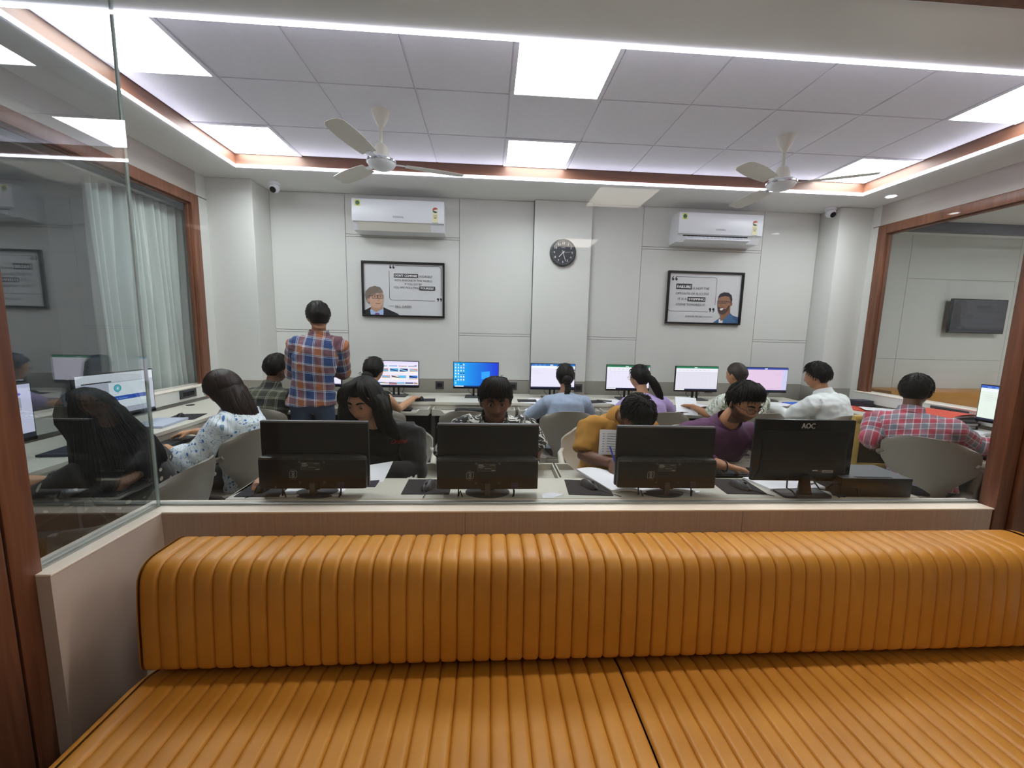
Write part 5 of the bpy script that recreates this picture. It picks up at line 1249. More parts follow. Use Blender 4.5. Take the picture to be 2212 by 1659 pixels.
    for sg in (1, -1):
        hj = hip+sv*sg*.085*s+V((0, 0, -.02))
        if stand: kn = V((hj.x, hj.y, .48))+f*.03+sv*sg*.02; an = V((hj.x, hj.y, .085))+sv*sg*.03; toe = an+f*.15-V((0, 0, .045))
        else: kn = hj+f*.42*s+sv*sg*P.get('kn', .06)+V((0, 0, .0)); kn.z = min(.50, hj.z+.02); an = V((kn.x, kn.y, .09))+f*P.get('ft', -.06); toe = an+f*.14-V((0, 0, .045))
        legs.append((hj, kn, an, toe))
        b.tube([hj, kn], [.07*s, .048*s], 12); b.tube([kn, kn+(an-kn)*.3, an], [.048*s, .05*s, .032*s], 12)
        b.loft([(an-f*.05-V((0, 0, .04)), sv*.03, V((0, 0, .035))), (an-V((0, 0, .04)), sv*.036, V((0, 0, .045))), (toe, sv*.042, V((0, 0, .03))), (toe+f*.05, sv*.03, V((0, 0, .02)))], 12)
    me = remesh(b, vox, 3 if vox > .005 else 4); a = get_co(me)
    # vertex colours in head space
    Rm = np.array(R.transposed()); hl = ((a-np.array(hc))@Rm.T)/s; X, Y, Z = hl.T
    c = np.tile(np.array(sk), (len(a), 1)); g = lambda cx, cz, sx, sz: np.exp(-((np.abs(X)-cx)/sx)**2-((Z-cz)/sz)**2)*(Y > .03)*(np.abs(Z) < .13)
    nrg = np.array([noise.noise(V((float(p[0]), float(p[1]), float(p[2])))*40) for p in a])
    c *= (1+.06*nrg)[:, None]
    lip = np.clip(g(0, -.058, .021, .0095)*1.4, 0, 1)*.75; c = c*(1-lip[:, None])+np.array(lin(P.get('lip', '#8a4f45')))*lip[:, None]
    soc = np.clip(g(.031, .006, .022, .014), 0, 1)*.35; c *= (1-soc)[:, None]
    c[:, 0] += .0; cheek = g(.042, -.02, .022, .02)*.12; c *= 1+np.stack([cheek, cheek*.2, cheek*.2], 1)
    if P.get('beard'):
        bd_ = np.clip(sm_np(-.018, -.036, Z-.45*np.clip(.06-Y, 0, .1)) * (Y > -.01)*sm_np(-.135, -.12, Z)*(1-lip*1.1), 0, 1)*P['beard']
        keep = 1-np.clip(g(.018, -.022, .022, .014)*1.5, 0, 1); bd_ *= keep; bd_ *= (1+.25*nrg); bd_ = np.clip(bd_, 0, 1)
        c = c*(1-bd_[:, None])+np.array(lin('#1b1512'))*bd_[:, None]
    if P.get('tache'):
        t_ = np.clip(g(.012, -.044, .018, .006)*1.5, 0, 1)*P['tache']; c = c*(1-t_[:, None])+np.array(lin('#201612'))*t_[:, None]
    at = me.attributes.new('col', 'FLOAT_COLOR', 'POINT'); at.data.foreach_set('color', np.concatenate([c, np.ones((len(c), 1))], 1).astype(np.float32).ravel())
    me.materials.append(M_skin); MB().build('body', None, root, smooth=2, me=me)
    # trousers
    tm = MB()
    for hj, kn, an, toe in legs:
        tm.tube([hj-f*.02, hj+(kn-hj)*.5, kn], [.088*s, .078*s, .062*s], 14); tm.tube([kn, an+V((0, 0, .05))], [.061*s, .050*s], 14); tm.ell(kn, (.062*s,)*3)
    tm.loft([(hip+ax*.04, sv*.168*s, bk*.122*s), (hip-ax*.06, sv*.172*s, bk*.125*s)], 20); tm.ell(hip-ax*.05, (.15*s, .13*s, .10*s))
    me = remesh(tm, .012, 2); me.materials.append(P.get('trousers', M_trous)); MB().build('trousers', None, root, smooth=2, me=me)
    for hj, kn, an, toe in legs:
        MB().loft([(an-f*.06-V((0, 0, .05)), sv*.036, V((0, 0, .035))), (an-V((0, 0, .045)), sv*.042, V((0, 0, .048))), (toe-V((0, 0, .005)), sv*.048, V((0, 0, .035))), (toe+f*.06-V((0, 0, .01)), sv*.033, V((0, 0, .022)))], 14).build('shoe', M_dark, root, smooth=1)
    # top
    slv = P.get('sleeve', 1.0); gm = MB(); gw = P.get('loose', .014)
    gm.loft(torso(gw, hem=P.get('hem', -.10), w=P.get('w', 1.0), bot=P.get('hemw', 1.0)), 26)
    gm.ell(nb-ax*.088*s, (sw*.84, .078*s+gw, .045*s+gw), M((sv, bk, ax)).transposed(), 18, 12)
    for k, sg in (('R', 1), ('L', -1)):
        S_, E_, W_ = arms[k]; q = P.get('sl', 1.0)
        gm.tube([nb-ax*.025*s+sv*sg*.04, nb-ax*.052*s+sv*sg*sw*.5, S_], [.03*s+gw*.5, .046*s+gw*.6, .054*s+gw], 12)
        if slv > 0:
            if slv <= .5: e = S_+(E_-S_)*slv*2; gm.tube([S_-sv*sg*.03, S_, e], [.058*s+gw, .060*s+gw, (.056*s+gw)*P.get('cuff', 1)], 16)
            else:
                e = E_+(W_-E_)*(slv-.5)*2; gm.tube([S_-sv*sg*.03, S_, S_+(E_-S_)*.5, E_, E_+(e-E_)*.5, e], [.056*s+gw, .058*s+gw, .051*s+gw, (.044*s+gw)*q, (.043*s+gw*.9)*q, (.034*s+gw*.5)*P.get('cuff', 1)], 16); gm.ell(E_, (.045*s+gw,)*3)
    def pat(a):
        rel = a-np.array(hip); u = rel@np.array(sv); v = rel@np.array(ax); w = rel@np.array(bk)
        out = np.stack([u, v, w], 1)
        dt = np.abs(u)-sw*.80
        for k, sg in (('R', 1), ('L', -1)):
            S_, E_, W_ = arms[k]; d1, t1 = seg_d(a, S_, E_); d2, t2 = seg_d(a, E_, W_); L1 = (E_-S_).length
            isarm = ((np.minimum(d1, d2) < .085*s) & ((u*sg > sw*.86) | (t1 > .10) | (d2 < d1)))
            useB = d2 < d1; d = np.where(useB, L1+t2, t1)
            ed = ((W_-E_) if 0 else (E_-S_)).normalized(); px_ = ed.cross(bk).normalized(); py_ = ed.cross(px_)
            r1 = a-np.array(S_); uu = r1@np.array(px_); e2 = (W_-E_).normalized(); p2 = e2.cross(V((0, 0, 1))).normalized(); r2 = a-np.array(E_); uu2 = r2@np.array(p2)
            uu = np.where(useB, uu2, uu); out = np.where(isarm[:, None], np.stack([uu+.3, -d+.5, w], 1), out)
        return out
    me = cloth_mesh(gm, P.get('cvox', .009), pat, P.get('fold', .005), seed=hip.x); me.materials.append(P['top'])
    top = MB().build(P.get('topname', 'shirt'), None, root, smooth=2, me=me)
    if P.get('collar'):
        cm = MB(); n0 = nb+(hc-nb)*.10; nax = (hc+R @ V((0, -.022, -.06))-nb).normalized(); cs = sv; cf_ = nax.cross(cs).normalized()
        if cf_.dot(f) < 0: cf_ = -cf_
        def cfn(u, v):
            an = PI/2+.20+(2*PI-.40)*u; gapf = math.sin(an); r = (.070+.016*abs(v-.55))*s; up_ = (.040*(1-abs(v-.5)*2)-.004)*s-(.022*max(0, gapf)**2*s)
            if v > .5: r += .010*(v-.5)*2*s; up_ -= .018*(v-.5)*2*s
            return n0+cs*math.cos(an)*r+cf_*math.sin(an)*(r*1.0)+nax*up_
        cm.grid(cfn, 30, 6, .003); cm.build('collar', P.get('collar_m', P['top']), root, smooth=1)
        at = cm  # pattern attribute for the collar
        o = root.children[-1] if root.children[-1].name.startswith('collar') else [c_ for c_ in root.children if c_.name.startswith('collar')][-1]
        me = o.data; a = get_co(me); w_ = me.attributes.new('pat', 'FLOAT_VECTOR', 'POINT'); aa = a+np.array([hip.x, hip.y, 0]); w_.data.foreach_set('vector', pat(aa).astype(np.float32).ravel())
    # hair
    hs = P.get('hair', {}); HM = P.get('hairm', M_hair); hm = MB()
    if hs is not None:
        kw = {k: v for k, v in hs.items() if k in ('front', 'side', 'nape', 'top', 'back', 'sidet', 'fringe', 'seed', 'messy', 'part', 'freq')}
        cv, cf2 = hair_cap(hc, R, s, **kw); hm.add(cv, cf2)
        rr = random.Random(hs.get('seed', 1))
        loc = lambda x, y, z: hc+R @ (V((x, y, z))*s)
        gl = []
        for _ in range(hs.get('tufts', 60)*6):
            a = rr.uniform(0, 2*PI); z = rr.uniform(-.1, .95); rxy = math.sqrt(max(0, 1-z*z)); x, y = rxy*math.sin(a), rxy*math.cos(a)
            if z < hairline(y, kw.get('front', .5), kw.get('side', -.15), kw.get('nape', -.62))+.08: continue
            p = head_pt(x, y, z); d = V((x, y, z)).normalized(); t_ = kw.get('top', .018)*max(0, z)**.7+.008
            fl = d-V((.12, -.35, .93)); fl.x += rr.uniform(-.22, .22)+.1; fl = (fl-d*fl.dot(d)).normalized(); l = hs.get('tl', .035)*rr.uniform(.5, 1.1); t_ *= .38+.62*sm(hairline(y, kw.get('front', .5), kw.get('side', -.15), kw.get('nape', -.62)), hairline(y, kw.get('front', .5), kw.get('side', -.15), kw.get('nape', -.62))+.55, z)
            gl.append([hc+R @ ((p+d*t_*.8+fl*l*q+d*(-.25*(l*q)**2/.09+(.005*math.sin(q*2.8)+.001)*hs.get('lift', 1)))*s) for q in (0, .33, .66, 1)])
        strands(hm, gl, .0022, 4)
        if 'extra' in P: P['extra'](hm, hc, R, s, nb, f, sv, bk, rr)
    hm.build('hair', HM, root, smooth=2)
    # eyes and brows
    if P.get('face'):
        for sg in (-1, 1):
            ec = hc+R @ (V((sg*.0305, .0775, .0065))*s); em = MB(); lv = V(P.get('look', (0, 1, 0)))
            Re = R @ M.Rotation(0, 3, 'X'); ev, ef = sph(20, 14, lambda x, y, z: ec+Re @ (V((x, y, z))*.0118*s)); o_ = len(em.v)
            for face in ef:
                cc = sum((V(ev[i]) for i in face), V())/len(face); dl = (Re.transposed() @ (cc-ec)).normalized(); dd = dl.dot(lv.normalized())
                em.c = (.004, .003, .003) if dd > .93 else (.03, .015, .008) if dd > .80 else (.62, .58, .54)
                em.add([ev[i] for i in face], [list(range(len(face)))])
            em.build('eye', M_eye, root, smooth=2)
            lm = MB(); op = P.get('open', .5)
            def lid(u, v, up=1):
                a = -PI*.5+PI*u; el = PI*.5-(PI*.5-(op*.55-.12 if up > 0 else -.5))*v if up > 0 else -PI*.5+(PI*.5-.42)*v
                r_ = .0132*s; return ec+Re @ V((math.sin(a)*math.cos(el)*r_, math.cos(a)*math.cos(el)*r_, math.sin(el)*r_))
            lm.grid(lambda u, v: lid(u, v, 1), 12, 6, .0008); lm.grid(lambda u, v: lid(u, v, -1), 12, 5, .0008)
            skc = tuple(x*.72 for x in sk); lm.build('eyelid', mat('lid_'+P['face'], '#000000', .5), root, smooth=2); MATS['lid_'+P['face']].node_tree.nodes['Principled BSDF'].inputs['Base Color'].default_value = (*skc, 1)
            bm_ = MB(); pts = [hc+R @ (V((sg*x, y+.0035, z))*s) for x, y, z in ((.012, .0905, .0255), (.022, .0895, .030), (.036, .084, .0315), (.050, .073, .025))]
            bm_.tube(pts, [.0022*s, .0038*s, .0032*s, .001*s], 6, 1.4); bm_.build('eyebrow', HM, root, smooth=2)
    if P.get('glasses'):
        gm_ = MB()
        for sg in (-1, 1):
            c0 = V((sg*.033, .0975, .003)); pts = [hc+R @ ((c0+V((.0235*math.cos(t_), -.006*math.cos(t_)*sg, .0165*math.sin(t_))))*s) for t_ in [2*PI*k/20 for k in range(21)]]
            gm_.tube(pts, .0014, 6, cap=False); gm_.tube([hc+R @ (V(q)*s) for q in ((sg*.0565, .0925, .006), (sg*.074, .06, .006), (sg*.08, -.01, .002))], .0014, 6)
        gm_.tube([hc+R @ (V(q)*s) for q in ((-.0095, .1005, .006), (0, .104, .009), (.0095, .1005, .006))], .0014, 6)
        gm_.build('glasses', M_gls, root, smooth=2)
    return root, dict(f=f, sv=sv, bk=bk, ax=ax, nb=nb, arms=arms, top=top, hc=hc, R=R)
def sm_np(a, b, x): t = np.clip((x-a)/(b-a), 0, 1); return t*t*(3-2*t)
def fp(x, z, o):
    zz = max(-1, min(1, z/.113)); r2 = 1-zz*zz; xx = x/.0735; q = max(0, r2-xx*xx); n = V((xx*.8, math.sqrt(q), max(0, zz))); n = n/max(n.length, .01)
    return V((x, .094*math.sqrt(q), z))+n*o
def hang(hm, pts, ra, rb, sidev, nseg=22, nstr=90, rr=None, r=.0045, rag=.06, cap=None):
    r *= .6; nstr *= 2
    """hair mass as a loft along pts plus strands over it; ra across sidev, rb depth"""
    P_ = [V(p) for p in pts]; rings = []
    for i, p in enumerate(P_):
        t = (P_[min(i+1, len(P_)-1)]-P_[max(i-1, 0)]).normalized(); a = (V(sidev)-t*V(sidev).dot(t)).normalized(); b = t.cross(a); rings.append((p, a*ra[i], b*rb[i]))
    n = 40; o = len(hm.v); hm.loft(rings, n)
    for j in range(len(rings)):
        for k in range(n):
            v = V(hm.v[o+j*n+k]); q = 1+.10*noise.noise(V((k*1.1, j*.25, ra[0]*50)))+.05*noise.noise(V((k*3.1, j*.4, 1))); hm.v[o+j*n+k] = tuple(rings[j][0]+(v-rings[j][0])*q)
    gl = []
    for _ in range(nstr):
        th = rr.uniform(0, 2*PI); i0 = 0; g = []; ext = rr.uniform(.96, 1.05); w = rr.uniform(-.25, .25)
        for i in range(i0, len(P_)):
            t2 = th+w*(i-i0)/len(P_); c, a, b = rings[i]; g.append(c+a*math.cos(t2)*ext+b*math.sin(t2)*ext)
        g.append(g[-1]+(g[-1]-g[-2]).normalized()*rr.uniform(.2, 1)*rag)
        if cap:
            hc_, R_, s_, tk = cap; q = R_.transposed() @ (g[2]-hc_); az = math.atan2(q.x, q.y)
            if q.y > .045: continue
            pre = []
            for zz in (.97, .86, .66, .38, .08):
                rx = math.sqrt(1-zz*zz); hp_ = head_pt(rx*math.sin(az), rx*math.cos(az), zz); pre.append(hc_+R_ @ ((hp_+V((math.sin(az)*rx, math.cos(az)*rx, zz))*tk)*s_))
            g = pre+g[2:]
        gl.append(g)
    strands(hm, gl, r, 4)
SK1, SK2, SK3, SK4 = '#c99772', '#9a6a4c', '#6f4733', '#ad7a58'
# the braided woman
def braid(hm, hc, R, s, nb, f, sv, bk, rr):
    p0 = hc+R @ V((.0, -.095, -.035)); hm.ell(p0, (.042, .035, .05), R)
    for k in range(13):
        t = k/12; c = p0+V((.006*math.sin(k), 0, -.03-.27*t))-f*(.02+.035*math.sin(t*2.2)); r = .022*(1-.45*t)
        for q in (-1, 1): hm.ell(c+sv*q*r*.45, (r*.85, r*.85, r*1.15), M.Rotation(q*.6, 3, 'Y') @ M.Identity(3), 10, 8)
    hm.tube([p0-V((0, 0, .30))-f*.045, p0-V((0, 0, .36))-f*.04], [.010, .004], 8)
person(dict(label='woman with a long black braid in a light blue shirt, seated seen from behind', yaw=90, hip=(.69, 3.46, .49), head=(.712, 3.64, 1.065), fem=1, skin=SK2,
    wR=(.97, 3.92, .72), wL=(.50, 3.92, .72), eR=(.955, 3.66, .715), eL=(.40, 3.66, .69), top=fabric('weave', 'chambray', '#8493ab', '#a3b0c4'), topname='shirt', sw=.172, loose=.016, vox=.009, extra=braid,
    hair=dict(front=.5, side=-.25, nape=-.75, top=.010, back=.010, sidet=.008, seed=3, messy=.15, tufts=10, freq=40)))
# woman in black sleeveless top
def bun(hm, hc, R, s, nb, f, sv, bk, rr):
    hm.ell(hc+R @ V((-.015, -.085, -.06)), (.052, .045, .048), R, 20, 14)
    gl = [[hc+R @ V((-.05+.0*k, -.06, -.05))+V((-.03*q-.01*k, .0, .01*k-.02*q)) for q in (0, .5, 1)] for k in range(4)]; strands(hm, gl, .003)
person(dict(label='woman with tied-up hair in a black sleeveless top, hand on a mouse, seen from behind', yaw=80, hip=(-.98, 3.44, .49), head=(-1.0, 3.64, 1.09), hpitch=-12, fem=1, skin=SK1,
    wR=(-.71, 3.99, .795), eR=(-.81, 3.74, .725), hR=(.15, 1, -.15), wL=(-1.05, 3.93, .72), sleeve=0, top=mat('black_knit', '#121215', .85), topname='top', sw=.165, loose=.008, vox=.008, extra=bun,
    hair=dict(front=.5, side=-.2, nape=-.62, top=.014, back=.016, sidet=.010, seed=5, messy=.2, tufts=20, freq=30)))
# man in dark plaid
person(dict(label='man in a dark olive and black plaid shirt, chin on hand, seen from behind', yaw=84, hyaw=62, hip=(-1.86, 3.42, .49), head=(-1.825, 3.63, 1.085), skin=SK3, s=1.0, sw=.205,
    wR=(-1.72, 3.80, .93), eR=(-1.62, 3.86, .76), hR=(-.15, -.1, 1), nR=(-1, -.3, 0), cR=.9, wL=(-2.0, 3.93, .74), eL=(-2.12, 3.66, .73), top=fabric('plaid', 'olive_plaid', '#17181a', '#3f4233', '#000000', '#8b8d78', .15), collar=1, loose=.018, vox=.008, fold=.007,
    hair=dict(front=.5, side=-.1, nape=-.5, top=.03, back=.016, sidet=.008, seed=8, messy=.3, tufts=90, tl=.03)))
# standing man
person(dict(label='man standing with folded arms in a blue, orange and white plaid shirt, seen from behind', yaw=97, hyaw=118, hpitch=-14, stand=1, hip=(-1.45, 3.43, .90), head=(-1.392, 3.47, 1.535), neck=(-1.385, 3.45, 1.39), skin=SK2, sw=.178, depth=.92,
    eL=(-1.655, 3.56, 1.07), wL=(-1.42, 3.64, 1.10), eR=(-1.255, 3.60, 1.08), wR=(-1.45, 3.68, 1.09), hR=(-1, .1, .1), hL=(1, .1, 0), cR=.8, trousers=M_jeans, vox=.008, cvox=.008, loose=.022, fold=.007,
    top=fabric('plaid', 'blue_plaid', '#1c3c70', '#9a5a34', '#000000', '#c9d6e2', .14), collar=1, hem=-.16, hemw=1.12, w=.96,
    hair=dict(front=.5, side=-.12, nape=-.55, top=.03, back=.018, sidet=.010, seed=11, messy=.22, tufts=60, tl=.03)))
# woman in lilac
def pony(hm, hc, R, s, nb, f, sv, bk, rr):
    p0 = hc+R @ V((0, -.10, .012)); hm.ell(p0, (.028, .028, .028))
    hang(hm, [p0, p0+V((.03, -.03, -.03)), p0+V((.07, -.035, -.09)), p0+V((.11, -.03, -.16)), p0+V((.15, -.02, -.24))], [.025, .034, .038, .032, .012], [.022, .03, .03, .026, .01], (1, 0, 0), nstr=70, rr=rr, r=.003)
person(dict(label='woman with a ponytail and glasses in a lilac top, seated seen from behind', yaw=96, hyaw=112, hip=(1.50, 3.46, .49), head=(1.405, 3.64, 1.065), fem=1, skin=SK1, glasses=1,
    wR=(1.62, 3.92, .72), eR=(1.73, 3.68, .745), wL=(1.34, 3.95, .74), eL=(1.24, 3.68, .73), sleeve=.42, top=mat('lilac_cotton', '#b49fd0', .85), topname='top', sw=.175, vox=.008, extra=pony,
    hair=dict(front=.5, side=-.2, nape=-.6, top=.012, back=.012, sidet=.009, seed=13, messy=.2, tufts=20, freq=36)))
# cropped man
person(dict(label='man with cropped hair in a green and white leaf-print shirt, seen from behind', yaw=97, hyaw=112, hip=(2.38, 3.46, .49), head=(2.345, 3.66, 1.10), skin=SK4, sw=.21,
    wL=(2.04, 3.86, .765), eL=(2.10, 3.62, .72), hL=(-.3, .8, -.05), cL=.2, wR=(2.5, 3.95, .72), eR=(2.62, 3.66, .74), sleeve=.45, collar=1, vox=.008,
    top=fabric('blotch', 'leaf_print', '#e2e6dc', '#b2baa4', '#8b9678', '#dfe4da', .05), hair=dict(front=.5, side=-.15, nape=-.55, top=.008, back=.006, sidet=.005, seed=17, messy=.1, tufts=0, freq=60), hairm=mat('cropped_hair', '#2b211b', .6, noise_amt=.3, nscale=120)))
# man in white shirt
person(dict(label='man in a white long-sleeved shirt, seated at the right end of the back desk', yaw=112, hyaw=126, hip=(3.20, 3.42, .49), head=(3.09, 3.60, 1.10), skin=SK4, sw=.215, shf=.0,
    wL=(2.72, 3.72, .79), eL=(2.86, 3.62, .72), hL=(-1, .35, -.1), wR=(3.25, 3.95, .75), eR=(3.44, 3.68, .74), collar=1, vox=.008, loose=.024, fold=.009, top=mat('white_cotton', '#e2e6e4', .8), slv=1,
    hair=dict(front=.5, side=-.12, nape=-.5, top=.034, back=.014, sidet=.010, seed=19, messy=.35, tufts=110, tl=.035, lift=1.6)))
# man in red checks
person(dict(label='man in a red and grey checked shirt at the right desk, seen from behind', yaw=42, hyaw=28, hip=(3.10, 2.60, .48), head=(3.175, 2.79, 1.08), skin=SK3, sw=.215,
    wR=(3.52, 2.46, .74), eR=(3.40, 2.56, .76), hR=(1, -.2, -.2), wL=(3.02, 2.92, .66), eL=(2.88, 2.80, .74), collar=1, vox=.0075, loose=.022, fold=.008, top=fabric('check', 'red_check', '#b8465a', '#7c828e', '#000000', '#d0d8dc', .078), sleeve=.95,
    hair=dict(front=.45, side=-.12, nape=-.45, top=.032, back=.016, sidet=.012, seed=23, messy=.28, tufts=120, tl=.035)))
# woman in floral top
def longh(hm, hc, R, s, nb, f, sv, bk, rr):
    c = hc+R @ V((0, -.02, .0))
    hang(hm, [c+V((.02, 0, .05)), c+V((.03, 0, -.02)), c+V((.055, .0, -.09)), c+V((.09, .005, -.16)), c+V((.13, .01, -.24)), c+V((.16, .01, -.29))], [.05, .088, .10, .10, .09, .05], [.05, .085, .085, .075, .06, .03], (0, 1, 0), nstr=330, rr=rr, r=.0042, rag=.05, cap=(hc, R, s, .018))
person(dict(label='woman with long brown hair and glasses in a blue floral top, typing', yaw=176, hyaw=194, hpitch=-14, hip=(-1.62, 2.78, .48), head=(-1.725, 2.74, 1.05), fem=1, skin=SK1, glasses=1, face='floral', open=.3, neck=(-1.665, 2.74, .91),
    wL=(-2.00, 2.58, .70), eL=(-1.80, 2.52, .62), hL=(-1, .05, -.05), wR=(-2.02, 2.86, .73), eR=(-1.84, 2.92, .70), hR=(-1, -.2, -.15), cL=.25, sleeve=.78, sl=1.25, cuff=1.5, hem=-.35, hemw=1.1,
    top=fabric('floral', 'blue_floral', '#dfe9ec', '#4a78bc', '#7f9ab4', T=.034), topname='top', sw=.165, vox=.0055, loose=.022, fold=.008, extra=longh, hairm=M_hairb, kn=.05,
    hair=dict(front=.5, side=-.5, nape=-.9, top=.016, back=.018, sidet=.014, seed=29, messy=.12, tufts=0, freq=30)))
# woman with very long hair, behind the side glass
def veil(hm, hc, R, s, nb, f, sv, bk, rr):
    c = hc+R @ V((0, -.02, .01))
    hang(hm, [c+V((.01, 0, .06)), c+V((.02, 0, .01)), c+V((.04, .0, -.07)), c+V((.08, -.005, -.15)), c+V((.10, -.01, -.21)), c+V((.11, -.01, -.27)), c+V((.11, -.01, -.31))], [.05, .085, .115, .15, .17, .17, .14], [.05, .085, .105, .12, .13, .13, .10], (0, 1, 0), nstr=480, rr=rr, r=.0045, rag=.08, cap=(hc, R, s, .024))
person(dict(label='woman with very long loose black hair, glasses and a dark paisley top', yaw=176, hyaw=172, hpitch=-20, hip=(-1.58, 1.93, .47), head=(-1.715, 1.83, 1.05), fem=1, skin=SK1, glasses=1, face='veil', open=.3,
    wR=(-2.05, 1.96, .72), wL=(-2.06, 1.66, .72), eL=(-1.86, 1.60, .68), top=fabric('floral', 'dark_paisley', '#111114', '#a9a493', '#111114', T=.042), topname='top', sw=.17, vox=.006, loose=.02, hem=-.3, extra=veil,
    hair=dict(front=.5, side=-.5, nape=-.9, top=.02, back=.02, sidet=.018, seed=31, messy=.12, tufts=0, freq=30)))
# ---- front row, facing the partition
def wavy(hm, hc, R, s, nb, f, sv, bk, rr):
    L = lambda x, y, z: hc+R @ V((x, y, z))
    for sg in (-1, 1):
        p = L(sg*.088, .0, .01)
        hang(hm, [L(sg*.036, -.01, .080), L(sg*.060, .0, .045), p, p+V((-sg*.010, .0, -.06)), p+V((-sg*.022, .015, -.12)), p+V((-sg*.045, .04, -.17)), p+V((-sg*.06, .06, -.20))], [.008, .024, .034, .038, .04, .036, .026], [.02, .045, .060, .055, .05, .045, .03], R @ V((1, 0, 0)), nstr=170, rr=rr, r=.0040, rag=.05, cap=(hc, R, s, .022))
    c = L(0, -.07, .0)
    hang(hm, [L(0, -.03, .085), L(0, -.05, .05), c, c+V((0, .02, -.08)), c+V((0, .03, -.15)), c+V((0, .03, -.18))], [.03, .07, .10, .11, .10, .06], [.03, .045, .05, .05, .04, .02], R @ V((1, 0, 0)), nstr=120, rr=rr, r=.0042, cap=(hc, R, s, .022))
    gl = []
    for k in range(90):
        x0 = rr.uniform(-.05, .05); sg = 1 if x0 > -.014 else -1; q = rr.uniform(.7, 1.1)
        gl.append([L(x0*.5, .03, .131), L(x0*.9+sg*.01, .07, .122), L(x0+sg*.022*q, .098, .098), L(x0+sg*.034*q, .098, .066), L(x0*.7+sg*.062*q, .084, .03), L(x0*.3+sg*.085, .055, -.03)])
    strands(hm, gl, .003, 4)
g, q = person(dict(label='woman with wavy black hair in a black hoodie with red lettering', yaw=-92, hyaw=-104, hpitch=-16, hip=(-.56, 2.50, .48), head=(-.640, 2.14, 1.085), neck=(-.60, 2.22, .935), fem=1, skin='#c08c6c', lip='#94504a',
    wR=(-1.0, 1.86, .785), eR=(-.90, 2.10, .80), hR=(.1, -1, -.2), cR=.45, wL=(-.55, 2.02, .72), eL=(-.385, 2.16, .70), cL=.4, top=mat('black_fleece', '#121214', .95, sheen=.2), topname='hoodie', sw=.19, vox=.0042, cvox=.008, loose=.024, fold=.006, extra=wavy, face='hood', open=.22, look=(0, 1, -.5),
    hair=dict(front=.52, side=-.3, nape=-.9, top=.022, back=.022, sidet=.012, seed=37, messy=.12, tufts=0, freq=30)))
# red lettering projected on the hoodie
def print_on(obj, root, s_, org, u, v, size, width, col, name='lettering'):
    me = obj.data; bvh = BVHTree.FromPolygons([tuple(x.co) for x in me.vertices], [tuple(p.vertices) for p in me.polygons]); vs, fs, w = text_geo(s_, size); k = width/w; n = V(u).cross(V(v)).normalized(); out = []
    o = V(org)-root.location
    for p in vs:
        q_ = o+V(u)*(p.x*k+p.y*.35)+V(v)*p.y; hit = bvh.ray_cast(q_+n*.25, -n); out.append((hit[0] if hit[0] else q_)+n*.0025)
    m_ = MB(); m_.add(out, fs); m_.build(name, mat('red_thread', '#b5242c', .7), root, world=False)
print_on(q['top'], g, 'Original', (-.515, 2.0, .845), (1, 0, .12), (0, 0, 1), .034, .085, '#b5242c')
def fringe7(hm, hc, R, s, nb, f, sv, bk, rr):
    L = lambda x, z, o: hc+R @ (fp(x, z, o)*s); gl = []
    for k in range(300):
        x0 = rr.uniform(-.058, .062); e = rr.uniform(-.012, .014)+.010*math.sin(x0*70+1)+.16*abs(x0+.01)-.004; o = rr.uniform(.010, .024)
        gl.append([L(x0*.35-.008, .110, o+.006), L(x0*.6-.006, .100, o+.012), L(x0*.85, .084, o+.010), L(x0+.004, .064, o+.004), L(x0+.010, .046+e, .006+o*.3)])
    strands(hm, gl, .0030, 4)
    q = hc+R @ V((-.02, .02, .135)); hm.tube([q, q+V((.006, 0, .016)), q+V((.018, 0, .018))], [.002, .0018, .001], 5)
person(dict(label='young man with a thick fringe in a black shirt with white leaves', yaw=-90, hyaw=-87, hpitch=-6, hip=(.06, 2.52, .48), head=(.048, 2.165, 1.085), drop=.055, neck=(.045, 2.24, .965), skin=SK3, lip='#5e3a30', tache=.45, sw=.185,
    wR=(-.12, 2.08, .73), eR=(-.24, 2.25, .72), wL=(.22, 2.10, .74), eL=(.29, 2.26, .78), sleeve=.46, cuff=1.15, top=fabric('blotch', 'black_leaf', '#121214', '#dcdcd6', T=.045), collar=1, vox=.0042, cvox=.008, extra=fringe7, face='fringe', open=.62, look=(.0, 1, .03), loose=.018,
    hair=dict(front=.42, side=-.05, nape=-.5, top=.026, back=.016, sidet=.012, seed=41, messy=.25, tufts=110, tl=.035, fringe=.06)))
def flop(hm, hc, R, s, nb, f, sv, bk, rr):
    L = lambda x, z, o: hc+R @ (fp(x, z, o)*s); gl = []
    for k in range(300):
        x0 = rr.uniform(-.058, .060); e = rr.uniform(-.014, .014)+.1*abs(x0); o = rr.uniform(.010, .022)
        gl.append([L(x0*.35, .110, o), L(x0*.6, .101, o+.006), L(x0*.85, .082, o+.006), L(x0+.006, .058, o+.004), L(x0+.014, .036+e, o)])
    strands(hm, gl, .0030, 4)
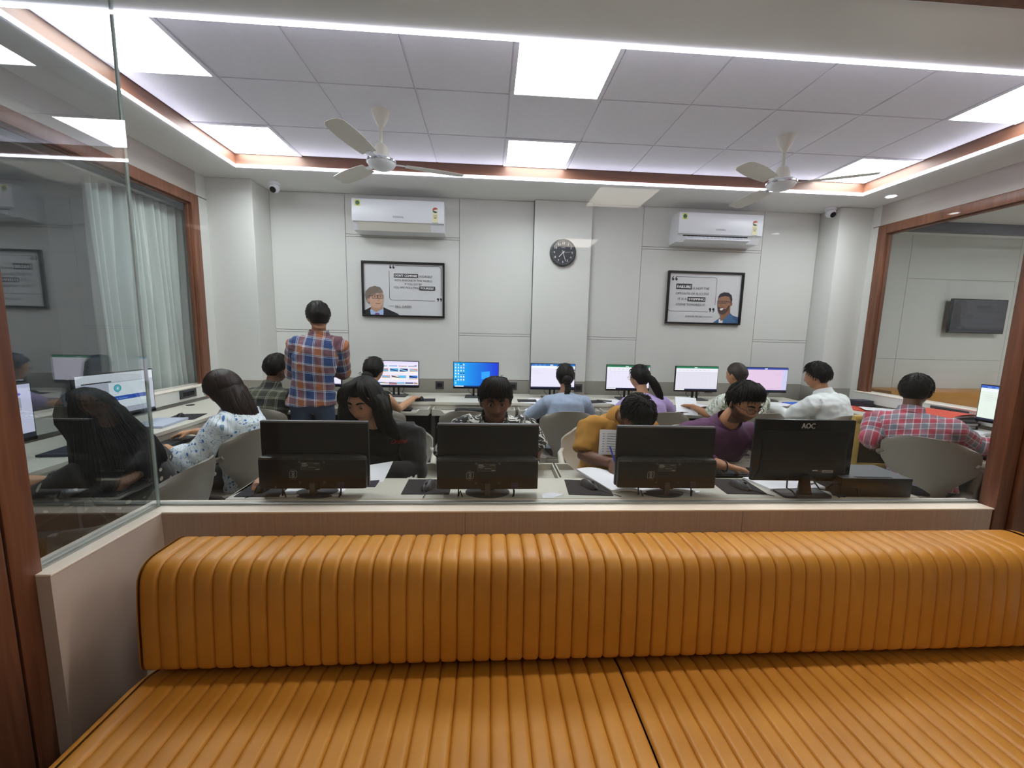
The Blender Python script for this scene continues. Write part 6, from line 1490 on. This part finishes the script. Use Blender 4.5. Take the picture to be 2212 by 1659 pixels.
person(dict(label='young man in a mustard polo shirt bending over his notebook, writing', yaw=-92, hyaw=-83, hpitch=-52, drop=.07, hip=(.73, 2.50, .48), head=(.805, 2.095, 1.035), neck=(.768, 2.215, .985), skin=SK3, sw=.188, s=.95,
    wR=(.652, 2.00, .80), eR=(.545, 2.17, .785), hR=(.25, -1, -.55), nR=(.6, .1, -.8), pR=1, cR=.75, wL=(.92, 1.98, .78), eL=(.96, 2.2, .80), hL=(-.3, -1, -.1), sleeve=.44, cuff=1.0, top=mat('mustard_pique', '#a8782c', .85, bump=.3, bscale=900), topname='polo_shirt', collar=1, vox=.0045, cvox=.008, loose=.012, fold=.008, extra=flop, face='writer', open=.2,
    hair=dict(front=.4, side=-.1, nape=-.5, top=.020, back=.010, sidet=.010, seed=43, messy=.3, tufts=120, tl=.04, lift=1.4)))
def quiff(hm, hc, R, s, nb, f, sv, bk, rr):
    L = lambda x, z, o: hc+R @ (fp(x, z, o)*s); gl = []
    for k in range(300):
        x0 = rr.uniform(-.052, .056); e = rr.uniform(-.008, .010)+.1*abs(x0); o = rr.uniform(.012, .026)
        gl.append([L(x0*.4, .110, o), L(x0*.65-.004, .101, o+.010), L(x0*.9-.008, .086, o+.012), L(x0-.014, .070+e*.5, o+.004), L(x0-.022, .058+e, .008+o*.3)])
    strands(hm, gl, .0028, 4)
gp, qp = person(dict(label='bearded man with thin glasses in a purple shirt, typing and looking down', yaw=-88, hyaw=-80, hpitch=-20, s=.95, w=1.12, hip=(1.42, 2.50, .48), head=(1.435, 2.15, 1.095), neck=(1.40, 2.255, .95), skin='#b98663', beard=.8, sw=.215,
    wR=(1.275, 1.995, .785), eR=(1.13, 2.17, .79), hR=(.85, -.45, -.1), nR=(0, -.3, -1), cR=.42, wL=(1.50, 2.02, .78), eL=(1.66, 2.2, .80), hL=(-.4, -1, -.1), sleeve=.86, top=mat('purple_cotton', '#552a52', .7, noise_amt=.06), collar=1, vox=.0042, cvox=.0075, loose=.022, fold=.009, extra=quiff, face='purple', open=.25, glasses=1,
    hair=dict(front=.5, side=-.05, nape=-.5, top=.024, back=.010, sidet=.006, seed=47, messy=.25, tufts=120, tl=.04)))
t = thing('pen', 'blue pen in the hand of the man in the mustard polo shirt', 'pen', (.665, 1.95, .80))
MB().tube([(.640, 2.0, .888), (.668, 1.965, .79), (.67, 1.958, .776)], [.004, .004, .001], 8).build('barrel', mat('blue_plastic', '#2f48c8', .35), t, smooth=1)
t = thing('bracelet', 'dark thread bracelet on the wrist of the man in purple', 'bracelet', (1.27, 2.0, .785))
MB().tube([V((1.262, 2.003, .785))+V((.45, .85, 0))*.0+V((.0, math.cos(a)*.031, math.sin(a)*.031)) for a in [2*PI*k/18 for k in range(19)]], .004, 6, cap=False).build('band', mat('red_black_thread', '#2c1218', .8), t)

# placket and buttons on the purple shirt
def placket(root, top, hip, nb, sv, f, t0, t1, w=.016):
    me = top.data; bvh = BVHTree.FromPolygons([tuple(x.co) for x in me.vertices], [tuple(p.vertices) for p in me.polygons]); o = V(root.location)
    def hit(t, du):
        p = hip+(nb-hip)*t+sv*du-o; h = bvh.ray_cast(p+f*.5, -f); return (h[0] if h[0] else p)+f*.003
    m = MB(); n = 16; m.grid(lambda u, v: hit(t0+(t1-t0)*u, (v-.5)*w*2), n, 2); m.build('placket', top.data.materials[0], root, world=False, smooth=1)
    for k in range(4):
        c = hit(t0+(t1-t0)*(k+.5)/4, 0)+f*.002; R_ = fr(f); m = MB(); m.lathe([(.005, 0), (.005, .002), (.003, .0025)], n=12, T=M.Translation(c) @ R_.to_4x4() @ M.Rotation(-PI/2, 4, 'X')); m.build('button', mat('purple_button', '#3a1c3a', .3), root, world=False)
placket(gp, qp['top'], V((1.42, 2.50, .48)), V((1.40, 2.255, .95)), qp['sv'], qp['f'], .35, .93)
